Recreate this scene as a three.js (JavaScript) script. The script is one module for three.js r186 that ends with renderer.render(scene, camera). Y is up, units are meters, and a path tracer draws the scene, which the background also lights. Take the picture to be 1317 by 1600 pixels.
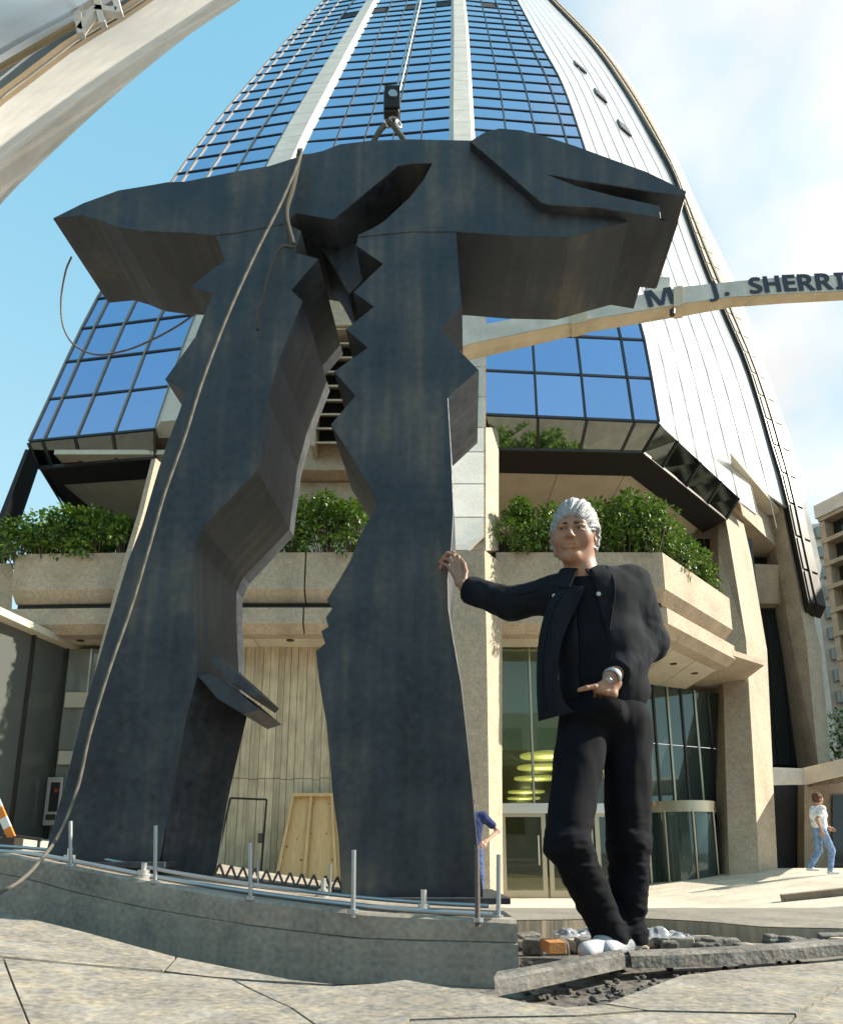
import * as THREE from 'three';
import { mergeGeometries, mergeVertices, toCreasedNormals } from 'three/addons/utils/BufferGeometryUtils.js';
import { RoundedBoxGeometry } from 'three/addons/geometries/RoundedBoxGeometry.js';
import { ImprovedNoise } from 'three/addons/math/ImprovedNoise.js';
import { FontLoader } from 'three/addons/loaders/FontLoader.js';
import { TextGeometry } from 'three/addons/geometries/TextGeometry.js';

// ---------------------------------------------------------------- camera
const W = 1317, H = 1600, FOC = 1050, PITCH = 12 * Math.PI / 180, CX = 658.5, CY = 1110, EYE = 0.36;
const scene = new THREE.Scene();
const camera = new THREE.PerspectiveCamera(2 * Math.atan(CY / FOC) * 180 / Math.PI, W / (2 * CY), 0.05, 2000);
camera.position.set(0, EYE, 0);
camera.rotation.set(PITCH, 0, 0);
camera.setViewOffset(W, 2 * CY, 0, 0, W, H);       // a shifted lens: the rise keeps the verticals of the lower storeys nearly upright
camera.updateProjectionMatrix();
scene.add(camera);
const renderer = new THREE.WebGLRenderer({ antialias: true });
renderer.toneMapping = THREE.LinearToneMapping;
renderer.toneMappingExposure = 2.0;
renderer.shadowMap.enabled = true;

// ---------------------------------------------------------------- sky and sun
const SUN = new THREE.Vector3(0.81, 0.575, -0.03).normalize();
const pn = new ImprovedNoise();
function fbm(x, y, z, o = 5) { let a = 0, s = 0.5, n = 0; for (let i = 0; i < o; i++) { a += s * pn.noise(x, y, z); n += s; x *= 2.03; y *= 2.03; z *= 2.03; s *= 0.5; } return a / n; }
const clamp = (v, a = 0, b = 1) => Math.min(b, Math.max(a, v));
const ss = (a, b, v) => { const t = clamp((v - a) / (b - a)); return t * t * (3 - 2 * t); };
const lerp = (a, b, t) => a + (b - a) * t;
{
  const w = 1024, h = 512, data = new Float32Array(w * h * 4);
  for (let j = 0; j < h; j++) for (let i = 0; i < w; i++) {
    const th = (j + 0.5) / h * Math.PI - Math.PI / 2, ph = ((i + 0.5) / w - 0.5) * 2 * Math.PI;
    const d = new THREE.Vector3(Math.cos(th) * Math.cos(ph), Math.sin(th), Math.cos(th) * Math.sin(ph));
    const e = Math.max(0, d.y), k = Math.pow(1 - e, 1.7);
    let c = [lerp(0.115, 0.44, k), lerp(0.29, 0.58, k), lerp(0.41, 0.61, k)];
    const sd = clamp(d.dot(SUN)), aur = 0.75 * Math.pow(sd, 6) + 0.25 * Math.pow(sd, 2);
    c = [c[0] + 0.20 * aur, c[1] + 0.20 * aur, c[2] + 0.18 * aur];
    // fair-weather clouds, thicker on the sunny side
    const q = 1 / (e + 0.22), u = d.x * q, v = d.z * q;
    const n = fbm(u * 1.25 + 3.7, v * 1.25 + 1.3, 0.5, 6);
    const side = ss(-0.16, 0.34, d.x) * 0.60 * (1 - ss(0.0, 0.45, d.z)) - 0.33 - 0.25 * ss(0.0, 0.3, d.z);
    const cl = ss(-0.02, 0.30, n + side) * ss(0.0, 0.08, d.y + 0.02);
    const b = 0.50 + 0.12 * aur + 0.16 * fbm(u * 3 + 9, v * 3, 2.2, 4);
    c = [lerp(c[0], b, cl), lerp(c[1], b * 1.0, cl), lerp(c[2], b * 0.99, cl)];
    const o = (j * w + i) * 4; data[o] = c[0]; data[o + 1] = c[1]; data[o + 2] = c[2]; data[o + 3] = 1;
  }
  const t = new THREE.DataTexture(data, w, h, THREE.RGBAFormat, THREE.FloatType);
  t.mapping = THREE.EquirectangularReflectionMapping; t.magFilter = t.minFilter = THREE.LinearFilter; t.wrapS = THREE.RepeatWrapping; t.needsUpdate = true;
  scene.background = t; scene.environment = t; scene.backgroundIntensity = 1; scene.environmentIntensity = 1;
}
const sun = new THREE.DirectionalLight(new THREE.Color(1.0, 0.93, 0.80), 5);
sun.position.copy(SUN).multiplyScalar(80); sun.target.position.set(0, 0, 0);
sun.castShadow = true; sun.shadow.mapSize.set(4096, 4096);
Object.assign(sun.shadow.camera, { left: -60, right: 60, top: 60, bottom: -60, near: 1, far: 220 });
scene.add(sun, sun.target);

// ---------------------------------------------------------------- helpers
let seed = 12345;
const rnd = (a = 0, b = 1) => { seed = (seed * 1664525 + 1013904223) >>> 0; return a + (b - a) * (seed / 4294967296); };
const V = (x, y, z) => new THREE.Vector3(x, y, z);
const used = {};
function numbered(name) { const n = used[name] = (used[name] ?? -1) + 1; return n ? name + '_' + String(n).padStart(3, '0') : name; }
// where the line of sight to a point measured on the photograph meets depth D (metres along -z)
const sP = Math.sin(PITCH), cP = Math.cos(PITCH);
const tanY = py => { const v = (CY - py) / FOC; return (sP + v * cP) / (cP - v * sP); };
const denY = py => cP - (CY - py) / FOC * sP;
const at = (px, py, D) => V((px - CX) / FOC / denY(py) * D, EYE + tanY(py) * D, -D);
const pyOf = (y, D) => { const t = (y - EYE) / D; return CY - FOC * (t * cP - sP) / (cP + t * sP); };   // image row of height y at depth D
const xAt = (px, y, D) => (px - CX) / FOC / denY(pyOf(y, D)) * D;                                       // world x of column px at height y
const hAt = (py, D) => EYE + tanY(py) * D;
function tag(o, label, category, group, kind) {
  if (label) o.userData.label = label; if (category) o.userData.category = category;
  if (group) o.userData.group = group; if (kind) o.userData.kind = kind; return o;
}
function thing(name, label, category, pos = [0, 0, 0], group, turn = 0) {
  const g = new THREE.Group(); g.name = numbered(name); g.position.set(...pos); g.rotation.y = turn; scene.add(g);
  return tag(g, label, category, group);
}
function mesh(name, geo, mat, parent = scene) {
  const m = new THREE.Mesh(Array.isArray(geo) ? (geo.length > 1 ? merge(geo) : geo[0]) : geo, mat);
  m.name = parent === scene ? numbered(name) : name; m.castShadow = m.receiveShadow = true; parent.add(m);
  // children keep world coordinates even when the thing's base is elsewhere
  let x = 0, y = 0, z = 0, p = parent; while (p && p !== scene) { x += p.position.x; y += p.position.y; z += p.position.z; p = p.parent; }
  if (x || y || z) m.position.set(-x, -y, -z);
  return m;
}
function struct(name, geo, mat, label, category) { const m = mesh(name, geo, mat); return tag(m, label, category, null, 'structure'); }
function merge(list) {
  const keep = ['position', 'normal', 'uv'];
  const gs = list.map(g => { const c = g.index ? g.toNonIndexed() : g; for (const k of Object.keys(c.attributes)) if (!keep.includes(k)) c.deleteAttribute(k); if (!c.attributes.normal) c.computeVertexNormals(); if (!c.attributes.uv) uvw(c); return c; });
  return mergeGeometries(gs);
}
// uv in metres, from the axis that each face looks along most
function uvw(g) {
  const c = g.index ? g.toNonIndexed() : g; if (!c.attributes.normal) c.computeVertexNormals();
  const p = c.attributes.position, n = c.attributes.normal, uv = new Float32Array(p.count * 2);
  for (let i = 0; i < p.count; i += 3) {
    let ax = 0, ay = 0, az = 0; for (let k = 0; k < 3; k++) { ax += n.getX(i + k); ay += n.getY(i + k); az += n.getZ(i + k); }
    ax = Math.abs(ax); ay = Math.abs(ay); az = Math.abs(az);
    for (let k = 0; k < 3; k++) {
      const X = p.getX(i + k), Y = p.getY(i + k), Z = p.getZ(i + k), o = (i + k) * 2;
      if (ay > ax && ay > az) { uv[o] = X; uv[o + 1] = Z; } else if (ax > az) { uv[o] = Z; uv[o + 1] = Y; } else { uv[o] = X; uv[o + 1] = Y; }
    }
  }
  c.setAttribute('uv', new THREE.BufferAttribute(uv, 2)); return c;
}
function box(x0, y0, z0, x1, y1, z1, r = 0) {
  const w = Math.abs(x1 - x0), h = Math.abs(y1 - y0), d = Math.abs(z1 - z0);
  const g = r ? new RoundedBoxGeometry(w, h, d, 1, Math.min(r, w / 2.01, h / 2.01, d / 2.01)) : new THREE.BoxGeometry(w, h, d);
  g.translate((x0 + x1) / 2, (y0 + y1) / 2, (z0 + z1) / 2); return uvw(g);
}
// flat-shaded solid from quads given as corner lists
function quads(list) {
  const pos = []; for (const q of list) for (let i = 1; i < q.length - 1; i++) for (const v of [q[0], q[i], q[i + 1]]) pos.push(v.x, v.y, v.z);
  const g = new THREE.BufferGeometry(); g.setAttribute('position', new THREE.Float32BufferAttribute(pos, 3)); g.computeVertexNormals(); return uvw(g);
}
// solid between a ring of points and the same ring moved by d
function slab(ring, d) {
  const b = ring.map(v => v.clone().add(d)), n = ring.length, q = [ring, b.slice().reverse()];
  for (let i = 0; i < n; i++) { const j = (i + 1) % n; q.push([ring[j], ring[i], b[i], b[j]]); }
  return quads(q);
}
// solid between two quads (any corners), like slab but free
function hexa(a, b) { const n = a.length, q = [a, b.slice().reverse()]; for (let i = 0; i < n; i++) { const j = (i + 1) % n; q.push([a[j], a[i], b[i], b[j]]); } return quads(q); }
// prism: plan polygon [[x,z]...] between two heights
function prism(plan, y0, y1, bevel = 0) {
  const s = new THREE.Shape(plan.map(([x, z]) => new THREE.Vector2(x, -z)));
  const g = new THREE.ExtrudeGeometry(s, { depth: y1 - y0 - 2 * bevel, bevelEnabled: bevel > 0, bevelThickness: bevel, bevelSize: bevel, bevelOffset: -bevel, bevelSegments: 1, curveSegments: 4 });
  g.rotateX(-Math.PI / 2); g.translate(0, y0 + bevel, 0); return uvw(g);
}
function bar(a, b, w, h = w, up = V(0, 1, 0)) {
  const d = b.clone().sub(a), L = d.length(); d.normalize(); const s = new THREE.Vector3().crossVectors(d, up).normalize(), u = new THREE.Vector3().crossVectors(s, d);
  const g = new THREE.BoxGeometry(w, h, L), m = new THREE.Matrix4().makeBasis(s, u, d.clone().negate()); g.applyMatrix4(m); g.translate((a.x + b.x) / 2, (a.y + b.y) / 2, (a.z + b.z) / 2); return uvw(g);
}
function rod(a, b, r, n = 8, r2 = r) {
  const d = b.clone().sub(a), L = d.length(), g = new THREE.CylinderGeometry(r2, r, L, n);
  g.applyQuaternion(new THREE.Quaternion().setFromUnitVectors(V(0, 1, 0), d.normalize())); g.translate((a.x + b.x) / 2, (a.y + b.y) / 2, (a.z + b.z) / 2); return g;
}
function tube(pts, r, seg = 60, n = 8) { return new THREE.TubeGeometry(new THREE.CatmullRomCurve3(pts), seg, r, n); }

// ---------------------------------------------------------------- materials
function tex(size, fn, srgb = true, metres = 1) {
  const d = new Uint8Array(size * size * 4);
  for (let j = 0; j < size; j++) for (let i = 0; i < size; i++) { const c = fn(i / size, j / size), o = (j * size + i) * 4; d[o] = clamp(c[0]) * 255; d[o + 1] = clamp(c[1]) * 255; d[o + 2] = clamp(c[2]) * 255; d[o + 3] = 255; }
  const t = new THREE.DataTexture(d, size, size, THREE.RGBAFormat); t.wrapS = t.wrapT = THREE.MirroredRepeatWrapping; t.magFilter = THREE.LinearFilter; t.minFilter = THREE.LinearMipmapLinearFilter; t.generateMipmaps = true;
  if (srgb) t.colorSpace = THREE.SRGBColorSpace; t.repeat.set(1 / metres, 1 / metres); t.needsUpdate = true; return t;
}
const toS = v => v <= 0.0031308 ? v * 12.92 : 1.055 * Math.pow(v, 1 / 2.4) - 0.055;
const mixc = (a, b, t) => [lerp(a[0], b[0], t), lerp(a[1], b[1], t), lerp(a[2], b[2], t)];
const S3 = c => c.map(toS);
const gray = v => [v, v, v];
const col = (r, g, b) => new THREE.Color().setRGB(r, g, b);
const plain = (c, rough = 0.7, metal = 0, extra = {}) => new THREE.MeshStandardMaterial({ color: col(...c), roughness: rough, metalness: metal, ...extra });
function stoneMat(c, { grain = 0.25, patch = 0.2, metres = 1.2, bump = 0.002, rough = 0.85, cells = 46, warm = [1.06, 1.0, 0.9], seedz = 1, size = 512 } = {}) {
  const f = (u, v) => { const n = fbm(u * cells, v * cells, seedz, 3), m = fbm(u * cells * 0.33 + 7, v * cells * 0.33, seedz + 4, 3), p = fbm(u * 3, v * 3, seedz + 9, 4); return [n, m, p]; };
  const map = tex(size, (u, v) => { const [n, m, p] = f(u, v); const k = 1 + grain * (1.6 * n + 0.8 * m) + patch * p * 1.6; const w = clamp(0.5 + m * 1.4); return S3([c[0] * k * lerp(1, warm[0], w), c[1] * k * lerp(1, warm[1], w), c[2] * k * lerp(1, warm[2], w)]); }, true, metres);
  const bm = tex(size, (u, v) => { const [n, m] = f(u, v); return gray(0.5 + 0.5 * n + 0.3 * m); }, false, metres);
  return new THREE.MeshStandardMaterial({ map, bumpMap: bm, bumpScale: bump, roughness: rough });
}
// ---------------------------------------------------------------- the lie of the land
const nearH = x => 0.17 * ss(-0.4, -1.9, x) + 0.40 * ss(-2, -8, x);
const farH = x => -0.60 + 1.25 * ss(-1, -8, x) + 0.55 * ss(4, 10, x);
function ground(x, D) { const g = lerp(nearH(x), farH(x), ss(3.5, 13, D)); return lerp(g, -0.1, ss(24, 60, Math.hypot(x, D))); }
const M = {};
M.paving = stoneMat([0.222, 0.208, 0.186], { grain: 0.45, patch: 0.4, metres: 0.6, cells: 26, bump: 0.003, seedz: 3, warm: [1.1, 1.0, 0.84], size: 1024 });
M.plaza = stoneMat([0.50, 0.45, 0.38], { grain: 0.3, patch: 0.3, metres: 2.2, cells: 50, bump: 0.003, seedz: 5 });
M.dirt = stoneMat([0.095, 0.088, 0.08], { grain: 0.8, patch: 0.9, metres: 0.9, cells: 26, bump: 0.012, seedz: 8 });
M.asphalt = stoneMat([0.06, 0.06, 0.062], { grain: 0.3, metres: 2, seedz: 11 });
M.concrete = stoneMat([0.30, 0.262, 0.222], { grain: 0.28, patch: 0.45, metres: 0.9, cells: 40, bump: 0.002, seedz: 14 });
M.stone = stoneMat([0.40, 0.325, 0.245], { grain: 0.30, patch: 0.25, metres: 2.0, cells: 60, bump: 0.004, seedz: 17 });
M.stonePale = stoneMat([0.60, 0.57, 0.52], { grain: 0.12, patch: 0.16, metres: 3.0, cells: 60, bump: 0.002, seedz: 19 });
M.cream = stoneMat([0.58, 0.53, 0.43], { grain: 0.06, patch: 0.15, metres: 3.0, bump: 0.0005, seedz: 21 });

// height field sheet between two depth functions of a lateral parameter
function sheet(nu, nv, pos) {
  const p = [], uv = [], idx = [];
  for (let j = 0; j <= nv; j++) for (let i = 0; i <= nu; i++) { const q = pos(i / nu, j / nv); p.push(q.x, q.y, q.z); uv.push(q.x, q.z); }
  for (let j = 0; j < nv; j++) for (let i = 0; i < nu; i++) { const a = j * (nu + 1) + i; idx.push(a, a + nu + 1, a + 1, a + 1, a + nu + 1, a + nu + 2); }
  const g = new THREE.BufferGeometry(); g.setAttribute('position', new THREE.Float32BufferAttribute(p, 3)); g.setAttribute('uv', new THREE.Float32BufferAttribute(uv, 2)); g.setIndex(idx); g.computeVertexNormals();
  if (g.attributes.normal.getY(0) < 0) { for (let k = 0; k < idx.length; k += 3) [idx[k], idx[k + 1]] = [idx[k + 1], idx[k]]; g.setIndex(idx); g.computeVertexNormals(); }
  return g;
}
const curve = pts => { const n = pts.length; return t => { const f = t * (n - 1), i = Math.min(n - 2, Math.floor(f)); return pts[i].clone().lerp(pts[i + 1], f - i); }; };
// base ground: dug soil close by, street further off, out to the horizon
{
  const g = sheet(150, 150, (u, v) => {
    const sx = (u - 0.5) * 2, sz = (v - 0.5) * 2, x = Math.sign(sx) * (9 * Math.abs(sx) + 900 * Math.pow(Math.abs(sx), 6)), z = Math.sign(sz) * (9 * Math.abs(sz) + 900 * Math.pow(Math.abs(sz), 6)) - 3;
    const d = Math.hypot(x, z);
    return V(x, ground(x, -z) - lerp(0.085, 0.16, ss(7, 10, d)) + 0.03 * fbm(x * 2.2, z * 2.2, 1, 4) * (1 - ss(5, 8, d)), z);
  });
  struct('ground', g, M.dirt);
}
// foreground paving, cut open round the trench
const onG = (px, py, dy = 0) => { let D = 3; for (let k = 0; k < 40; k++) { const x = (px - CX) / FOC / denY(py) * D; D = lerp(D, (EYE - dy - ground(x, D)) / -tanY(py), 0.6); } const x = (px - CX) / FOC / denY(py) * D; return V(x, ground(x, D) + dy, -D); };
{
  const paving = new THREE.Group(); paving.name = 'paving'; scene.add(paving); paving.userData.kind = 'structure';
  const slabOn = (ring, name = 'paving_slab') => {
    // fan of a ring set flush on the ground, with its broken edge 9 cm deep
    const top = []; const n = ring.length;
    for (let i = 0; i < n; i++) { const a = ring[i], b = ring[(i + 1) % n], L = a.distanceTo(b), k = Math.max(1, Math.min(10, Math.round(L / 0.16))); for (let s = 0; s < k; s++) { const p = a.clone().lerp(b, s / k); p.y = ground(p.x, -p.z); top.push(p); } }
    const c = top.reduce((s, p) => s.add(p), V(0, 0, 0)).multiplyScalar(1 / top.length); c.y = ground(c.x, -c.z);
    const tri = THREE.ShapeUtils.triangulateShape(top.map(p => new THREE.Vector2(p.x, p.z)), []);
    const q = tri.map(t => t.map(i => top[i])).map(t => { const nn = new THREE.Vector3().crossVectors(t[1].clone().sub(t[0]), t[2].clone().sub(t[0])); return nn.y < 0 ? [t[0], t[2], t[1]] : t; });
    let area = 0; for (let i = 0; i < top.length; i++) { const a = top[i], b = top[(i + 1) % top.length]; area += a.x * b.z - b.x * a.z; }
    for (let i = 0; i < top.length; i++) { const a = top[i], b = top[(i + 1) % top.length]; const A = a.clone().add(V(0, -0.1, 0)), B = b.clone().add(V(0, -0.1, 0)); q.push(area < 0 ? [a, A, B, b] : [b, B, A, a]); }
    return mesh(name, quads(q), M.paving, paving);
  };
  const G = (...pts) => pts.map(([x, y]) => onG(x, y));
  const gap = (a, b) => { };
  // slabs are traced from the joints in the foreground; neighbours stand 7 mm apart
  slabOn(G([-160, 1395], [0, 1423], [65, 1440], [131, 1456], [200, 1475], [274, 1495], [255, 1516], [120, 1505], [0, 1493], [-160, 1466]));
  slabOn(G([278, 1496], [392, 1521], [455, 1531], [521, 1538], [400, 1531], [259, 1517]));
  slabOn(G([-160, 1469], [0, 1496], [4, 1497], [62, 1640], [70, 1680], [-200, 1690], [-260, 1560]));
  slabOn(G([8, 1498], [120, 1508], [255, 1520], [362, 1531], [452, 1574], [545, 1640], [560, 1690], [78, 1700], [66, 1640]));
  slabOn(G([369, 1532], [521, 1541], [590, 1537], [633, 1531], [690, 1541], [731, 1548], [820, 1566], [886, 1574], [943, 1570], [1005, 1578], [900, 1586], [760, 1588], [640, 1592], [552, 1640], [458, 1575]));
  slabOn(G([556, 1644], [644, 1595], [762, 1591], [902, 1589], [1010, 1581], [1240, 1586], [1180, 1650], [1140, 1700], [566, 1695]));
  slabOn(G([947, 1568], [1008, 1545], [1065, 1524], [1120, 1517], [1188, 1511], [1260, 1506], [1317, 1501], [1400, 1492], [1400, 1500], [1317, 1536], [1243, 1583], [1012, 1578]));
  slabOn(G([1247, 1586], [1319, 1540], [1403, 1502], [1560, 1470], [1700, 1560], [1500, 1720], [1150, 1700], [1186, 1652]));
  // the rest of the pavement, round the camera and behind it
  const rest = sheet(40, 40, (u, v) => { const x = (u - 0.5) * 40, z = -0.62 + v * 22; return V(x, ground(x, -z) - 0.004, z); });
  mesh('paving_sheet', rest, M.paving, paving);
}
// the plaza behind the sculpture, from the rim of the trench to the building
{
  const rimPx = [[-900, 1345], [-300, 1345], [0, 1362], [330, 1400], [560, 1428], [800, 1439], [930, 1437], [1008, 1436], [1090, 1440], [1188, 1449], [1317, 1452], [1500, 1440], [2000, 1410]];
  const rim = rimPx.map(([x, y], i) => i < 2 ? V(-12 + 6 * i, ground(-12 + 6 * i, 4), -4.9) : onG(x, y));
  rim[rim.length - 1] = V(14, ground(14, 2.6), -2.6); rim[rim.length - 2] = V(5, ground(5, 3.0), -3.0);
  rim[0].x = -14;
  const c = curve(rim), far = -19.5;
  const g = sheet(120, 60, (u, v) => { const r = c(u); const wob = 0.05 * fbm(r.x * 3, 1, 1, 3); const z = lerp(r.z + wob, far, v), x = lerp(r.x, r.x * 1.25, v); return V(x, ground(x, -z), z); });
  const skirt = sheet(120, 1, (u, v) => { const r = c(u); const z = r.z + 0.05 * fbm(r.x * 3, 1, 1, 3) + 0.012 * v * fbm(r.x * 14, 2, 2, 3); return V(r.x, ground(r.x, -z) - 0.13 * v, z); });
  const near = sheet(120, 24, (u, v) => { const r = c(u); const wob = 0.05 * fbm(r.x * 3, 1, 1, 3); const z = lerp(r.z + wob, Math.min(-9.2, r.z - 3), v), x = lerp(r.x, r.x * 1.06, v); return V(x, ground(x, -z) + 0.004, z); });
  const plaza = struct('plaza', g, M.plaza); mesh('shaded_near_paving', near, M.walkShade = stoneMat([0.20, 0.182, 0.155], { grain: 0.35, patch: 0.4, metres: 1.4, cells: 44, bump: 0.003, seedz: 6 }), plaza); mesh('broken_rim', skirt, M.stone, plaza);  // near strip of plaza painted darker, in place of a shadow band
}
// ---------------------------------------------------------------- the tower
M.glass = new THREE.MeshPhysicalMaterial({ color: col(0.345, 0.45, 0.70), metalness: 1, roughness: 0.05 });
M.glass2 = new THREE.MeshPhysicalMaterial({ color: col(0.32, 0.425, 0.665), metalness: 1, roughness: 0.07 });
M.darkGlass = new THREE.MeshPhysicalMaterial({ color: col(0.02, 0.026, 0.026), metalness: 0, roughness: 0.06, specularIntensity: 1 });
M.bevelGlass = new THREE.MeshPhysicalMaterial({ color: col(0.30, 0.31, 0.27), metalness: 1, roughness: 0.05 });
M.bronze = plain([0.05, 0.042, 0.034], 0.45, 0.4);
M.mullion = plain([0.26, 0.215, 0.17], 0.45, 0.3);
M.transom = plain([0.035, 0.04, 0.05], 0.5, 0.3);
M.louvre = plain([0.012, 0.011, 0.011], 0.8);
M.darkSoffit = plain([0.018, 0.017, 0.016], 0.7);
M.white = new THREE.MeshPhysicalMaterial({ color: col(0.86, 0.87, 0.87), metalness: 0.5, roughness: 0.16 });
M.gold = stoneMat([0.40, 0.30, 0.18], { grain: 0.1, patch: 0.15, metres: 3, bump: 0.001, rough: 0.6, seedz: 31 });

const HB = hAt(648, 16), FL = 1.336;           // foot of the glass and height of one storey
const PROF = (() => {                            // the tower leans back as it rises
  const out = []; let y = 648;
  for (let n = 0; n <= 90; n++) { const Hn = HB + n * FL; out.push([Hn, (Hn - EYE) / tanY(y)]); const s = y > 190 ? lerp(17, 69, (y - 190) / 460) : y > 20 ? lerp(8, 17, (y - 20) / 170) : 7.5; y -= s; }
  return out;
})();
function DB(Hh) { if (Hh <= HB) return 16; const f = (Hh - HB) / FL, i = Math.min(PROF.length - 2, Math.floor(f)); return lerp(PROF[i][1], PROF[i + 1][1], f - i); }
function poly(pts) { pts = pts.slice().sort((a, b) => a[1] - b[1]); return y => { let i = 0; while (i < pts.length - 2 && y > pts[i + 1][1]) i++; const [x0, y0] = pts[i], [x1, y1] = pts[i + 1]; return x0 + (x1 - x0) * (y - y0) / (y1 - y0); }; }
const smooth = pts => {                          // monotone-ish cubic through traced points
  pts = pts.slice().sort((a, b) => a[1] - b[1]); const n = pts.length, m = [];
  for (let i = 0; i < n; i++) { const a = pts[Math.max(0, i - 1)], b = pts[Math.min(n - 1, i + 1)]; m.push((b[0] - a[0]) / (b[1] - a[1])); }
  return y => { if (y <= pts[0][1]) return pts[0][0] + m[0] * (y - pts[0][1]); if (y >= pts[n - 1][1]) return pts[n - 1][0] + m[n - 1] * (y - pts[n - 1][1]); let i = 0; while (i < n - 2 && y > pts[i + 1][1]) i++; const h = pts[i + 1][1] - pts[i][1], t = (y - pts[i][1]) / h; const t2 = t * t, t3 = t2 * t; return (2 * t3 - 3 * t2 + 1) * pts[i][0] + (t3 - 2 * t2 + t) * h * m[i] + (-2 * t3 + 3 * t2) * pts[i + 1][0] + (t3 - t2) * h * m[i + 1]; };
};
const LINE = {
  E0: [smooth([[57, 668], [152, 468], [271, 281], [341, 188], [416, 100], [506, 0]]), 1.075],
  P1L: [smooth([[243, 671], [306, 493], [418, 256], [481, 145], [556, 30], [576, 0]]), 1.04],
  P1R: [smooth([[313, 671], [375, 480], [474, 236], [531, 120], [591, 0]]), 1.03],
  P2L: [smooth([[716, 671], [710, 470], [702, 220], [704, 100], [705, 0]]), 1.0],
  P2R: [smooth([[758, 671], [756, 470], [742, 215], [732, 50], [727, 0]]), 1.0],
  RE: [smooth([[1029, 660], [1000, 507], [912, 230], [877, 130], [847, 75], [807, 0]]), 1.02],
  TL: [smooth([[857, 0], [928, 75], [977, 145], [1018, 215], [1053, 281], [1073, 340], [1106, 431], [1135, 500], [1165, 570], [1188, 640], [1205, 700], [1225, 770], [1242, 850], [1260, 935]]), 1.47],
  TR: [smooth([[864, 0], [940, 80], [993, 155], [1038, 240], [1075, 325], [1125, 437], [1148, 490], [1178, 568], [1207, 640], [1226, 700], [1243, 770], [1261, 850], [1278, 922]]), 1.5],
  OR: [smooth([[867, 0], [948, 80], [1003, 155], [1053, 240], [1094, 330], [1146, 437], [1180, 530], [1218, 640], [1246, 720], [1262, 800], [1275, 850], [1290, 922]]), 1.62],
};
function onTower(f, c, Hh, out = 0) {            // point of a traced line at a height, "out" metres proud of the face
  const k = ss(HB, HB + 32, Hh), D = DB(Hh) * (1 + (c - 1) * lerp(1, 0.42, k)), py = pyOf(Hh, D);
  const p = V((f(py) - CX) / FOC / denY(py) * D, Hh, -D);
  if (out) p.add(V(-0.1 * (p.x / 8), 0.35, 0.93).normalize().multiplyScalar(out)); return p;
}
const tp = (name, Hh, out) => onTower(LINE[name][0], LINE[name][1], Hh, out);
const between = (a, b, f, Hh, out) => onTower(y => lerp(LINE[a][0](y), LINE[b][0](y), f), lerp(LINE[a][1], LINE[b][1], f), Hh, out);
const tower = thing('office_tower', 'tall blue glass office tower with pale stone piers, curving away behind the sculpture', 'tower', [0, 0, -18]);
const NF = 34, NX = 66;
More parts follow.
